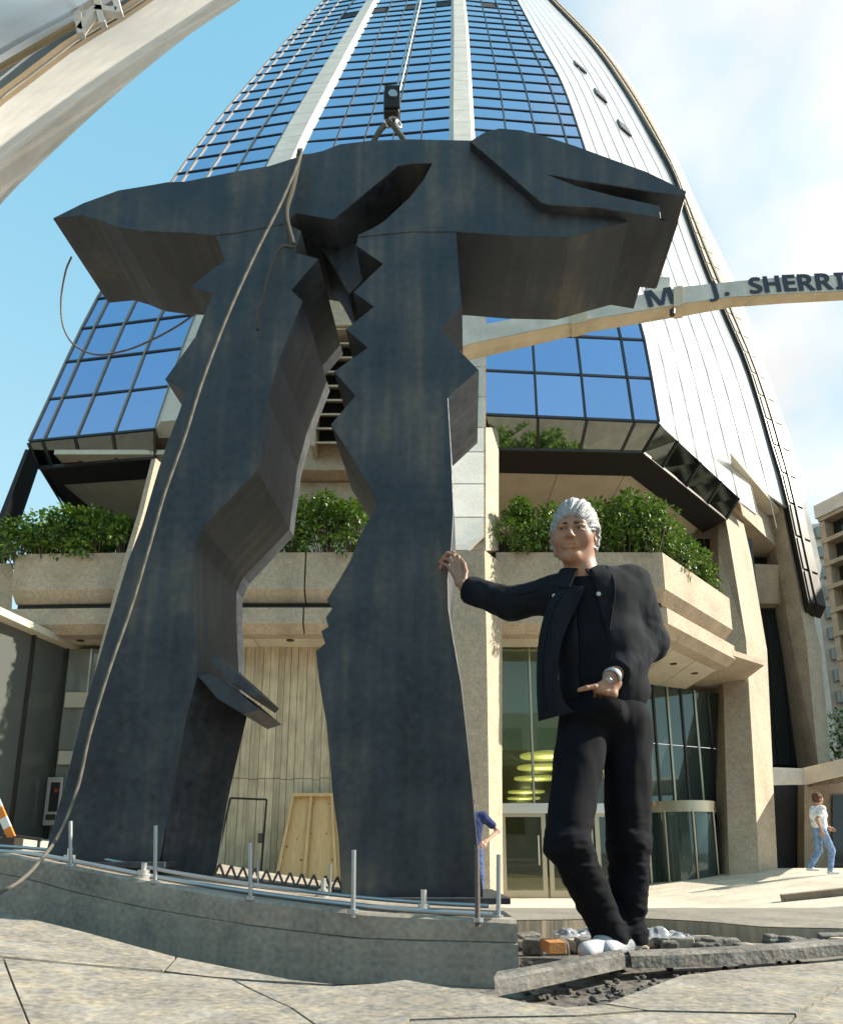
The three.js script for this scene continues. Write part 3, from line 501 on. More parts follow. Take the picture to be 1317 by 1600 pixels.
// right-hand glass front, standing further back under the soffit
{
  const A = V(4.95, 0, -15.3), B = V(5.2, 0, -18.2), C = V(9.6, 0, -20.2); const yT = hAt(986, 14) + 0.02;
  const wall = (p, q, n) => { for (let i = 0; i < n; i++) { const a = p.clone().lerp(q, i / n), b = p.clone().lerp(q, (i + 1) / n); for (const [y0, y1] of [[-0.6, 1.5], [1.56, 3.4], [3.42, yT]]) mesh('front_pane', slab([a.clone().setY(y0), b.clone().setY(y0), b.clone().setY(y1), a.clone().setY(y1)], V(0, 0, -0.02)), M.frontGlass, tower); mesh('front_mullion', bar(a.clone().setY(-0.6), a.clone().setY(yT), 0.05, 0.1, V(0, 0, 1)), i % 2 ? M.bronze : M.dooralu, tower); } };
  M.frontGlass = new THREE.MeshPhysicalMaterial({ color: col(0.085, 0.115, 0.105), metalness: 0.6, roughness: 0.04 });
  wall(A, B, 3); wall(B, C, 9);
  mesh('front_rail', bar(B.clone().setY(1.53), C.clone().setY(1.53), 0.06, 0.14), M.alu, tower);
  for (const t of [0.12, 0.3, 0.62]) { const p = B.clone().lerp(C, t); mesh('door_post', box(p.x - 0.07, -0.6, p.z - 0.05, p.x + 0.07, 1.5, p.z + 0.12, 0.01), M.dooralu, tower); }
  // revolving drum near the column
  const c = B.clone().lerp(C, 0.46).add(V(0, 0, 0.1));
  const drum = group('revolving_door', tower);
  mesh('drum_roof', new THREE.CylinderGeometry(0.95, 0.95, 0.3, 28).translate(c.x, 1.6, c.z), M.dooralu, drum);
  for (let i = 0; i < 8; i++) { const a = i / 8 * Math.PI * 2; mesh('drum_post', rod(V(c.x + Math.cos(a) * 0.93, -0.6, c.z + Math.sin(a) * 0.93), V(c.x + Math.cos(a) * 0.93, 1.5, c.z + Math.sin(a) * 0.93), 0.03), M.dooralu, drum); }
  mesh('drum_glass', uvw(new THREE.CylinderGeometry(0.9, 0.9, 2.05, 28, 1, true).translate(c.x, 0.45, c.z)), M.frontGlass, drum);
}
// dark end wall and return of the left planter
{
  const a = D => at(0, 0, D);
  mesh('end_wall', hexa([at(-60, 1330, 14.6), at(4, 1330, 14.6), at(22, 880, 14.6), at(-20, 880, 14.6)], [at(-60, 1330, 17), at(4, 1330, 17), at(22, 880, 17), at(-20, 880, 17)]), M.stone, tower);
  mesh('end_fin', hexa([at(-30, 905, 15.4), at(2, 905, 15.4), at(62, 728, 16.6), at(46, 702, 16.4)], [at(-40, 905, 19), at(-6, 905, 19), at(56, 730, 20.5), at(40, 702, 20.5)]), M.matt ??= new THREE.MeshPhysicalMaterial({ color: col(0.012, 0.012, 0.012), roughness: 0.9, specularIntensity: 0.15 }), tower);
}
// left entrance
{
  const D = 15.0, fl = 0.35, yT = hAt(1014, D);
  for (let i = 0; i < 5; i++) { const xa = -8.2 + i * 0.56; for (const [y0, y1] of [[fl, 2.6], [2.64, yT]]) mesh('lobby_pane', box(xa + 0.02, y0, -D - 0.02, xa + 0.54, y1, -D), M.greyPane ??= new THREE.MeshPhysicalMaterial({ color: col(0.24, 0.255, 0.22), metalness: 0.15, roughness: 0.1 }), tower); mesh('lobby_mullion', box(xa - 0.02, fl, -D - 0.04, xa + 0.02, yT, -D + 0.05), i ? M.alu : M.bronze, tower); }
  mesh('lobby_light_panel', [box(-8.1, 3.6, -14.97, -5.8, 3.95, -14.9), box(-8.1, 2.3, -14.97, -6.2, 2.6, -14.9)], M.cream, tower);
  const A = V(-8.25, 0, -15), B = V(-8.9, 0, -11.9);
  for (let i = 0; i < 3; i++) { const a = A.clone().lerp(B, i / 3), b = A.clone().lerp(B, (i + 1) / 3 - 0.01); mesh('side_pane', slab([b.clone().setY(fl), a.clone().setY(fl), a.clone().setY(yT), b.clone().setY(yT)], V(-0.05, 0, 0)), M.dimPane ??= new THREE.MeshPhysicalMaterial({ color: col(0.115, 0.12, 0.11), metalness: 0.1, roughness: 0.12 }), tower); mesh('side_mullion', bar(b.clone().setY(fl).add(V(0.03, 0, 0)), b.clone().setY(yT).add(V(0.03, 0, 0)), 0.06, 0.06, V(0, 0, 1)), M.bronze, tower); }
  mesh('soffit_panel', prism([[-8.0, -15.2], [-8.6, -11.2], [-12, -11.2], [-12, -15.2]], yT, yT + 0.15), M.cream, tower);
  mesh('wall_backing', box(-12, -1, -17, -5.4, 5.3, -15.6), M.stone, tower);
  // cash dispenser set into the glass wall
  const c = group('cash_machine', tower); const q = D - 0.25; const a = at(66, 1290, q), b = at(100, 1214, q);
  mesh('case', box(a.x, a.y, -q - 0.3, b.x, b.y, -q, 0.02), M.alu, c);
  mesh('screen', box(a.x + 0.1, a.y + 0.3, -q - 0.01, b.x - 0.06, b.y - 0.12, -q + 0.015), M.louvre, c);
  mesh('keypad', box(a.x + 0.08, a.y + 0.12, -q, b.x - 0.08, a.y + 0.24, -q + 0.05, 0.01), M.bronze, c);
  mesh('red_sign', box(a.x + 0.2, b.y - 0.34, -q, b.x - 0.08, b.y - 0.26, -q + 0.025), plain([0.35, 0.03, 0.02], 0.5), c);
}
// lobby lamps: round fittings that glow yellow
{
  const lampM = new THREE.MeshStandardMaterial({ color: col(0.5, 0.5, 0.3), emissive: col(1.0, 0.9, 0.22), emissiveIntensity: 0.22 });
  [[858, 1182], [848, 1200], [838, 1217], [822, 1238], [818, 1248], [814, 1257]].forEach(([px, py]) => {
    const d = 2.35 / tanY(py), x = (px - CX) / FOC / denY(py) * d, l = group('ceiling_lamp', tower);
    mesh('diffuser', new THREE.CylinderGeometry(0.72, 0.72, 0.05, 28).translate(x, 2.72, -d), lampM, l);
    const p = new THREE.PointLight(new THREE.Color(1, 0.9, 0.4), 1.2, 0, 2), o = local(l); p.position.set(x - o.x, 2.6 - o.y, -d - o.z); p.castShadow = true; p.shadow.radius = 10; l.add(p);
  });
}
// street on the far side, behind the camera: what the low bevels and panes mirror
{
  const b = thing('opposite_block', 'pale stone office block across the street behind the viewpoint', 'building', [0, 0, 34]);
  mesh('wall', box(-30, -1, 30, 14, 13, 44), M.stonePale, b);
  for (let j = 0; j < 3; j++) for (let i = 0; i < 12; i++) mesh('window', box(-29 + i * 3.6, 2 + j * 3.6, 29.95, -26.8 + i * 3.6, 4.4 + j * 3.6, 30.1), M.darkGlass, b);
}
// ---------------------------------------------------------------- plinth
const PL = [[-330, 1385, 1325, 3.2], [0, 1409, 1333, 3.02], [115, 1446, 1356, 2.9], [229, 1475, 1378, 2.78], [392, 1501, 1405, 2.6], [568, 1521, 1425, 2.48], [810, 1520, 1438, 2.38]].map(([x, yb, yt, D]) => { const b = at(x, yb, D); return { x: b.x, b: b.y, t: hAt(yt, D), z: -D }; });
const topH = x => { let i = 0; while (i < PL.length - 2 && x > PL[i + 1].x) i++; const a = PL[i], b = PL[i + 1]; return lerp(a.t, b.t, clamp((x - a.x) / (b.x - a.x))); };
{
  const fr = PL.map(p => V(p.x, p.b, p.z));
  const c = new THREE.CatmullRomCurve3(fr, false, 'catmullrom', 0.3);
  const n = 60, P = []; for (let i = 0; i <= n; i++) P.push(c.getPoint(i / n));
  const ti = y => 0;
  const ring = (p, i) => { const yT = topH(p.x), w = 0.004 * fbm(p.x * 6, 1, 3, 3), d = V(0, 0, -1.65 - 0.25 * (1 - i / n)); const j = lerp(p.y, yT, 0.56); return [V(p.x, p.y - 0.12, p.z + 0.012), V(p.x, j - 0.004, p.z + 0.004 + w), V(p.x, j, p.z - 0.006), V(p.x, j + 0.004, p.z + w), V(p.x, yT - 0.012, p.z + w), V(p.x, yT, p.z - 0.012), V(p.x, yT, p.z + d.z), V(p.x, p.y - 0.12, p.z + d.z)]; };
  const mk = (a, b) => { const q = []; for (let i = a; i < b; i++) { const A = ring(P[i], i), B = ring(P[i + 1], i + 1); for (let k = 0; k < A.length; k++) { const l = (k + 1) % A.length; q.push([A[k], B[k], B[l], A[l]]); } } q.push(ring(P[b], b).slice().reverse()); q.push(ring(P[a], a)); return quads(q); };
  const pl = thing('concrete_plinth', 'low grey concrete plinth carrying the bronze sculpture, with a cold joint along its face', 'plinth', [-0.9, 0, -3.4]);
  mesh('block', mk(0, n), M.concrete, pl);
}
// ---------------------------------------------------------------- the sculpture: thick plates with notched outlines
{
  const size = 1400;
  const f = (u, v) => { const streak = fbm(u * 34, v * 6, 2, 4), blot = fbm(u * 9, v * 9, 5, 5), fine = fbm(u * 110, v * 110, 7, 3), drip = fbm(u * 70, v * 3.4, 12, 3); return [streak, blot, fine, drip]; };
  const map = tex(size, (u, v) => { const [s, b, n, d] = f(u, v); const k = 1 + 0.5 * s + 0.9 * b + 0.6 * n; const w = clamp(0.45 + 1.1 * b + 1.0 * d); let c = mixc([0.031, 0.039, 0.050], [0.080, 0.073, 0.062], w * w); return S3([c[0] * k, c[1] * k, c[2] * k]); }, true, 4.4);
  const rg = tex(512, (u, v) => { const [s, b, n] = f(u, v); return gray(0.56 + 0.25 * b + 0.2 * n + 0.1 * s); }, false, 4.4);
  const bm = tex(512, (u, v) => { const [s, b, n] = f(u, v); return gray(0.5 + 0.4 * b + 0.25 * n); }, false, 4.4);
  for (const t of [map, rg, bm]) t.offset.set(0.52, 0.02);
  M.patina = new THREE.MeshStandardMaterial({ map, roughnessMap: rg, roughness: 1, metalness: 0.08, bumpMap: bm, bumpScale: 0.004 });
}
const sc = thing('bronze_sculpture', 'dark patinated bronze sculpture on two notched legs with a heavy crossbody', 'sculpture', [-0.7, 0.2, -3.5]);
const DS = 3.15, DRIFT = 0.07;
function plate(name, pts, D, T, mat = M.patina, bev = 0.003, parent = sc) {
  const P = pts.map(([x, y]) => at(x, y, D));
  let s = new THREE.Shape(P.map(p => new THREE.Vector2(p.x, p.y)));
  const g = new THREE.ExtrudeGeometry(s, { depth: T - 2 * bev, bevelEnabled: bev > 0, bevelThickness: bev, bevelSize: bev, bevelOffset: -bev, bevelSegments: 1 });
  g.translate(0, 0, -D - T + bev);
  const p = g.attributes.position; for (let i = 0; i < p.count; i++) { const k = -p.getZ(i) - D; p.setX(i, p.getX(i) + k * DRIFT); }
  g.computeVertexNormals(); const u = uvw(g); u.clearGroups(); return mesh(name, u, mat, parent);
}
// left leg: front plate, straight sides, with the split foot
plate('leg', [[336, 366], [351, 406], [297, 448], [333, 459], [316, 498], [305, 526], [258, 592], [291, 611], [279, 646], [262, 690], [247, 735], [222, 820], [200, 876], [184, 930], [170, 976], [154, 1032], [130, 1108], [108, 1200], [86, 1280], [64, 1360], [60, 1385], [246, 1390], [249, 1350], [264, 1264], [279, 1190], [292, 1120], [309, 1056], [306, 1000], [303, 900], [304, 850], [317, 824], [360, 780], [402, 735], [418, 623], [436, 562], [473, 470], [455, 453], [498, 404], [461, 394], [470, 360], [440, 345]], DS, 0.74);
// the foot's right-hand wedge, turned to face the right
{
  const a = at(309, 1062, DS + 0.005), b = at(386, 1120, 3.5), bb = at(388, 1124, 3.58), c = at(356, 1250, 3.48), d = at(331, 1400, 3.45), e = at(247, 1392, DS + 0.005), e2 = at(264, 1264, DS + 0.005), e3 = at(292, 1120, DS + 0.005);
  const back = p => p.clone().add(V(-0.16, 0, -0.42));
  mesh('foot_wedge', quads([[e3, b, a], [e3, e2, c, b], [e2, e, d, c], [b, c, back(c), back(b)], [c, d, back(d), back(c)], [a, b, back(b), back(a)], [back(a), back(b), back(c), back(d), back(e), back(e2), back(e3)]]), M.patina, sc);
}
// two thin fins in the split of the left leg
plate('fin', [[325, 1030], [338, 1022], [372, 1052], [406, 1084], [399, 1092], [360, 1066]], DS - 0.03, 0.34, M.patina, 0.003);
plate('fin', [[309, 1056], [330, 1051], [366, 1075], [405, 1108], [380, 1116], [340, 1092]], DS - 0.02, 0.40, M.patina, 0.003);
// right leg, sawtooth on its left
plate('leg', [[560, 366], [556, 383], [598, 412], [552, 456], [584, 479], [540, 514], [574, 543], [522, 580], [555, 618], [517, 663], [548, 712], [579, 764], [590, 790], [570, 822], [545, 880], [511, 937], [519, 951], [509, 965], [513, 979], [502, 986], [508, 1005], [494, 1017], [498, 1060], [510, 1130], [520, 1240], [529, 1310], [535, 1430], [757, 1440], [755, 1390], [746, 1320], [739, 1240], [729, 1140], [721, 1068], [708, 996], [701, 950], [700, 905], [706, 850], [709, 800], [706, 720], [700, 622], [748, 578], [688, 516], [722, 477], [718, 440], [712, 350], [640, 330]], DS, 0.66);
// crossbody, main plate, with the long eye cut through
plate('body', [[83, 341], [130, 317], [185, 297], [240, 288], [262, 284], [290, 283], [370, 267], [420, 259], [470, 243], [505, 235], [530, 225], [580, 219], [640, 217], [735, 219], [793, 271], [849, 318], [930, 326], [1001, 341], [945, 356], [890, 371], [800, 369], [714, 362], [640, 362], [560, 370], [600, 345], [640, 308], [662, 280], [675, 255], [650, 255], [622, 259], [570, 302], [521, 343], [463, 333], [442, 350], [380, 362], [335, 368], [300, 364], [262, 363], [224, 361], [185, 356], [158, 345], [130, 337]], DS - 0.004, 0.60);
// plates added behind the eye so that the cut stays dark
plate('added_web', [[440, 340], [463, 320], [640, 250], [690, 262], [640, 330], [585, 400], [560, 470], [548, 455], [520, 425], [485, 408], [440, 372]], DS + 0.42, 0.22);
plate('added_web', [[500, 385], [560, 380], [585, 398], [566, 440], [545, 460], [522, 418]], DS + 0.2, 0.3);
plate('added_web', [[436, 362], [448, 336], [463, 330], [521, 340], [570, 299], [622, 256], [650, 252], [680, 252], [668, 283], [645, 312], [604, 350], [566, 374], [600, 414], [553, 458], [530, 440], [500, 425], [496, 410], [461, 398], [440, 390]], DS + 0.46, 0.14);
// head lobe, standing proud along the diagonal ridge
plate('head_lobe', [[734, 220], [757, 206], [780, 200], [815, 203], [850, 212], [900, 228], [960, 250], [1010, 268], [1045, 285], [1073, 299], [1071, 306], [1020, 300], [960, 290], [900, 281], [853, 272], [900, 290], [960, 306], [1030, 321], [1032, 341], [985, 333], [930, 324], [858, 320], [846, 317], [790, 268]], DS - 0.055, 0.64);
plate('jaw_block', [[1000, 303], [1072, 302], [1060, 345], [1010, 343], [1000, 325]], DS + 0.1, 0.48);
// bolted foot plates
for (const [x, y, w] of [[150, 0, 0.62], [650, 0, 0.8]]) { const p = at(x, 1380, DS); mesh('foot_plate', box(p.x - w / 2 - 0.02, topH(p.x) - 0.012, -3.85, p.x + w / 2 + 0.02, topH(p.x) + 0.016, -3.09, 0.004), M.patina, sc); }

// ---------------------------------------------------------------- fittings on the plinth
M.rust = stoneMat([0.16, 0.13, 0.115], { grain: 0.4, patch: 0.4, metres: 0.2, seedz: 41, rough: 0.7 });
M.steel = plain([0.42, 0.43, 0.44], 0.4, 0.8);
const rebars = [[112, 1283, 1352, 2.942, 'leftmost of the steel rods in front of the left foot'], [243, 1290, 1383, 2.794, 'steel rod before the right edge of the left foot'], [392, 1317, 1408, 2.618, 'steel rod standing in front of the plywood panel'], [552, 1328, 1424, 2.461, 'steel rod before the left edge of the right foot'], [746, 1320, 1432, 2.331, 'thin steel rod before the right edge of the right foot'], [778, 1335, 1428, 2.461, 'rightmost steel rod, behind the plinth corner'], [404, 1345, 1392, 3.145, 'short thin rod behind the plywood side rod'], [516, 1350, 1398, 3.052, 'short thin rod between the plywood panel and right foot']];
rebars.forEach(([x, y0, y1, D, label], i) => { const a = at(x, y1, D), b = at(x + (i % 2 ? 1 : -1), y0, D); a.y = topH(a.x) - 0.02; const r = thing('steel_rod', label, 'rod', [a.x, a.y, a.z], 'steel rods set in the plinth'); mesh('shaft', rod(a, b, i > 5 ? 0.005 : 0.0085, 8), i === 4 ? M.rust : M.steel, r); mesh('washer', rod(V(a.x, topH(a.x) - 0.005, a.z), V(a.x, topH(a.x) + 0.008, a.z), 0.02, 10), M.steel, r); });
[[224, 1348, 1374, 2.886, 'short anchor bolt with nut at the front of the left foot'], [662, 1390, 1420, 2.516, 'short anchor bolt with nut at the front of the right foot'], [108, 1325, 1350, 3.052, 'small anchor bolt beside the left edge of the left foot'], [505, 1372, 1400, 3.006, 'small anchor bolt beside the left edge of the right foot']].forEach(([x, y0, y1, D, label]) => {
  const a = at(x, y1, D), h = hAt(y0, D); a.y = topH(a.x); const b = thing('anchor_bolt', label, 'bolt', [a.x, a.y, a.z], 'anchor bolts of the sculpture');
  mesh('thread', rod(V(a.x, a.y - 0.02, a.z), V(a.x, Math.max(h, a.y + 0.06), a.z), 0.011, 12), M.alu, b); mesh('nut', rod(V(a.x, a.y + 0.012, a.z), V(a.x, a.y + 0.034, a.z), 0.024, 6), M.alu, b); mesh('washer', rod(V(a.x, a.y - 0.004, a.z), V(a.x, a.y + 0.010, a.z), 0.032, 16), M.alu, b);
});
// bars lying along the front edge of the plinth
{
  const path = [[-40, 1338, 3.163], [60, 1347, 3.052], [160, 1360, 2.979], [260, 1374, 2.868], [400, 1394, 2.738], [520, 1408, 2.608], [640, 1420, 2.479], [770, 1430, 2.405]];
  const lay = (dz, dy, r, name, label) => { const p = path.map(([x, y, D]) => { const q = at(x, y, D); return V(q.x, topH(q.x) + dy, q.z + dz); }); tag(mesh(name, tube(p, r, 60, 8), M.steel), label, 'bar', 'bars along the plinth'); };
  lay(0, 0.012, 0.010, 'edge_bar', 'long grey steel bar along the front edge of the plinth');
  lay(-0.16, 0.03, 0.008, 'edge_bar', 'second grey bar, just behind the one on the plinth edge');
  // bent mesh of bars between the feet
  const p = []; for (let i = 0; i <= 22; i++) { const x = lerp(322, 532, i / 22); const q = at(x, lerp(1388, 1400, i / 22), 3.238); p.push(V(q.x, topH(q.x) + (i % 2 ? 0.075 : 0.01), q.z - 0.1)); }
  const z = []; for (let i = 0; i < p.length - 1; i++) z.push(rod(p[i], p[i + 1], 0.006, 6));
  z.push(rod(p[0].clone().setY(p[0].y), V(p[22].x, p[22].y, p[22].z), 0.006, 6));
  tag(mesh('zigzag_bar', z, M.rust), 'bent zigzag reinforcing bar lying between the two feet', 'bar');
}
// ropes on the sculpture
{
  M.rope = new THREE.MeshStandardMaterial({ color: col(0.22, 0.195, 0.155), roughness: 0.95, bumpMap: tex(64, (u, v) => gray(0.5 + 0.5 * Math.sin((u * 8 + v * 6) * Math.PI * 2)), false), bumpScale: 0.003 });
  M.rope.bumpMap.repeat.set(90, 2);
  const R = (pts, r, name, label, m = M.rope) => tag(mesh(name, tube(pts.map(([x, y, D]) => at(x, y, D)), r, 140, 8), m), label, 'rope');
  R([[472, 233, 3.08], [469, 246, 3.034], [440, 315, 2.997], [400, 395, 2.979], [355, 495, 2.96], [315, 600, 2.96], [290, 680, 2.96], [258, 770, 2.979], [232, 860, 2.997], [205, 950, 3.015], [170, 1050, 3.015], [140, 1150, 3.034], [122, 1230, 3.052], [95, 1300, 2.979], [66, 1342, 2.868], [30, 1378, 2.729], [-20, 1405, 2.59]], 0.0075, 'long_rope', 'long pale rope hanging from the body down the left leg to the ground');
  R([[469, 236, 3.08], [458, 290, 3.062], [447, 335, 3.071], [458, 384, 3.108]], 0.017, 'sling_strap', 'thick pale strap round the body above the left leg');
  R([[462, 386, 3.108], [440, 386, 3.08], [428, 410, 3.08], [415, 450, 3.08], [410, 474, 3.08], [404, 482, 3.071], [403, 515, 3.08]], 0.009, 'short_rope', 'short knotted rope end hanging over the left leg');
  R([[112, 402, 3.654], [103, 425, 3.792], [96, 470, 3.885], [101, 515, 3.885], [118, 540, 3.885], [150, 554, 3.885], [195, 548, 3.885], [240, 530, 3.792], [280, 508, 3.7], [308, 488, 3.607]], 0.006, 'thin_cable', 'thin dark cable looping below the left end of the body', M.rust);
}
// ---------------------------------------------------------------- shrubs in the planters
{
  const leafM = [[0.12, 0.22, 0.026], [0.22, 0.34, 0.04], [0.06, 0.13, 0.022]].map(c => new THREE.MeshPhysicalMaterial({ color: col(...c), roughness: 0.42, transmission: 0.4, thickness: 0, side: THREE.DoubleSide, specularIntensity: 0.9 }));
  M.bark = plain([0.10, 0.075, 0.05], 0.9);
  function leaf(p, dir, up, L, w) {
    const s = new THREE.Vector3().crossVectors(dir, up).normalize(), n = new THREE.Vector3().crossVectors(s, dir).normalize();
    const a = p, m = p.clone().addScaledVector(dir, L * 0.5).addScaledVector(n, L * 0.10), t = p.clone().addScaledVector(dir, L).addScaledVector(n, -L * 0.08);
    const l = m.clone().addScaledVector(s, -w).addScaledVector(n, w * 0.35), r = m.clone().addScaledVector(s, w).addScaledVector(n, w * 0.35);
    return [a, l, m, a, m, r, l, t, m, m, t, r];
  }
  function shrub(label, base, h, rx, rz, nClump, perClump, lean = 0) {
    const t = thing('planter_shrub', label, 'shrub', [base.x, base.y, base.z], 'shrubs in the planter balcony');
    const sets = [[], [], []], stems = [];
    for (let c = 0; c < nClump; c++) {
      const a = rnd(0, 6.283), q = Math.sqrt(rnd()), hy = rnd(0.12, 1) ** 0.8, sh = Math.sin(Math.PI * Math.min(1, 0.25 + hy * 0.62));
      const cx = base.x + Math.cos(a) * q * rx * sh + lean * hy, cz = base.z + Math.sin(a) * q * rz * sh + 0.25 * (1 - hy) * 0, cy = base.y + h * hy;
      const cen = V(cx, cy, cz), R = rnd(0.16, 0.30) * Math.min(1, h * 0.8);
      stems.push(tube([V(base.x + (cx - base.x) * 0.2, base.y - 0.1, base.z + (cz - base.z) * 0.2), V(lerp(base.x, cx, 0.55), base.y + h * hy * 0.45, lerp(base.z, cz, 0.55)), cen], 0.014, 5, 5));
      for (let i = 0; i < perClump; i++) {
        const u = V(rnd(-1, 1), rnd(-0.7, 1), rnd(-1, 1)).normalize(), p = cen.clone().addScaledVector(u, R * Math.cbrt(rnd(0.15, 1)));
        const dir = u.clone().multiplyScalar(0.8).add(V(rnd(-0.6, 0.6), rnd(-0.7, 0.3), rnd(-0.6, 0.6))).normalize();
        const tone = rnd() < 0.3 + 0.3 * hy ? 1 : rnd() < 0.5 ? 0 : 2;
        sets[tone].push(...leaf(p, dir, V(rnd(-0.3, 0.3), 1, rnd(-0.3, 0.3)), rnd(0.09, 0.17), rnd(0.024, 0.042)));
      }
    }
    mesh('stems', stems, M.bark, t);
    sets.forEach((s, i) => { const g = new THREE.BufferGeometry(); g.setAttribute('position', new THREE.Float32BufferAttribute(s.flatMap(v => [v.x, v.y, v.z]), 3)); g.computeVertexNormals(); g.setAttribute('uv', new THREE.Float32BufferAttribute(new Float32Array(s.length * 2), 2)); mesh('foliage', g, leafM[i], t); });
  }
  const hT = hAt(863, 14) - 0.2;
  const B = (px, D) => V(xAt(px, hT, D), hT, -D);
  const L = [[30, 14.22, 0.85, 'leftmost shrub of the left planter, by the dark end wall'], [72, 14.22, 0.95, 'round bright shrub second from the left end of the planter'], [112, 14.22, 1.05, 'bright leafy shrub in the middle of the left planter'], [150, 14.22, 0.95, 'shrub right of the middle of the left planter'], [192, 14.22, 0.85, 'darker shrub against the left column'],
    [300, 14.22, 0.9, 'shrub behind the left leg of the sculpture'], [392, 14.22, 0.9, 'shrub behind the notch of the left leg'], [458, 14.22, 1.15, 'shrub just right of the left leg, in the gap'], [508, 14.22, 1.25, 'tall shrub in the middle of the gap between the legs'], [556, 14.22, 1.2, 'shrub at the left edge of the right leg, in the gap'], [640, 14.22, 0.9, 'shrub hidden mostly behind the right leg'],
    [815, 14.22, 1.15, 'shrub right of the middle column, beside the grey-haired head'], [862, 14.22, 1.05, 'shrub directly behind the grey-haired head'], [935, 14.22, 1.15, 'shrub just right of the grey-haired head'], [980, 14.22, 1.35, 'tallest bright shrub of the right planter'], [1020, 14.22, 1.3, 'bright shrub at the corner of the right planter']];
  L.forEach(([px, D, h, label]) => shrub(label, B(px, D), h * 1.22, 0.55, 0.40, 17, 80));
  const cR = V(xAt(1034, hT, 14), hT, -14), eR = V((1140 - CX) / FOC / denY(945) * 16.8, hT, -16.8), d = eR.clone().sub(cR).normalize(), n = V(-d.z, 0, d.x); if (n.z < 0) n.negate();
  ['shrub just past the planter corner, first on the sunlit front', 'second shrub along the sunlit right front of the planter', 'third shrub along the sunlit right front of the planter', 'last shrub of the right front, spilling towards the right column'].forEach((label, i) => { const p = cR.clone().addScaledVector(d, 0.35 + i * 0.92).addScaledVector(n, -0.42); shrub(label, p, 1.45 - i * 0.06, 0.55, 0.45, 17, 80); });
  // street tree at the far right, and the trees behind the viewpoint that the bevel mirrors
  function tree(label, b, h, r, nc, pc, ls) {
    const t = thing('street_tree', label, 'tree', [b.x, b.y, b.z], 'street trees');
    const limbs = [new THREE.TubeGeometry(new THREE.CatmullRomCurve3([b.clone().add(V(0, -0.2, 0)), b.clone().add(V(0.08, h * 0.3, 0)), b.clone().add(V(0, h * 0.62, 0.1))]), 10, 0.045 * h / 2.2, 9)];
    const sets = [[], [], []];
    for (let c = 0; c < nc; c++) { const u = V(rnd(-1, 1), rnd(-0.8, 1), rnd(-1, 1)).normalize().multiplyScalar(Math.cbrt(rnd(0.2, 1)) * r), cen = b.clone().add(V(0, h * 0.68, 0)).add(V(u.x, u.y * 0.85, u.z)); limbs.push(tube([b.clone().add(V(0, h * 0.4, 0)), b.clone().add(V(u.x * 0.4, h * 0.55, u.z * 0.4)), cen], 0.02 * h / 3, 6, 5));
      for (let i = 0; i < pc; i++) { const q = V(rnd(-1, 1), rnd(-1, 1), rnd(-1, 1)).normalize(); sets[i % 3].push(...leaf(cen.clone().addScaledVector(q, r * 0.32 * Math.cbrt(rnd())), q, V(0, 1, 0.2), ls * rnd(0.7, 1.2), ls * 0.28)); } }
    mesh('trunk', limbs, M.bark, t);
    const cr = group('crown', t); sets.forEach((s, i) => { const g = new THREE.BufferGeometry(); g.setAttribute('position', new THREE.Float32BufferAttribute(s.flatMap(v => [v.x, v.y, v.z]), 3)); g.computeVertexNormals(); g.setAttribute('uv', new THREE.Float32BufferAttribute(new Float32Array(s.length * 2), 2)); mesh('leaves', g, leafM[i], cr); });
  }
  tree('green street tree at the far right edge behind the canopy', V(17.4, -0.1, -26), 6.3, 2.0, 34, 60, 0.22);
  tree('street tree behind the viewpoint, to the left', V(-9, 0.3, 13), 7, 2.6, 40, 70, 0.26);
  tree('street tree behind the viewpoint, to the right', V(5, 0, 15), 7.5, 2.8, 40, 70, 0.26);
}
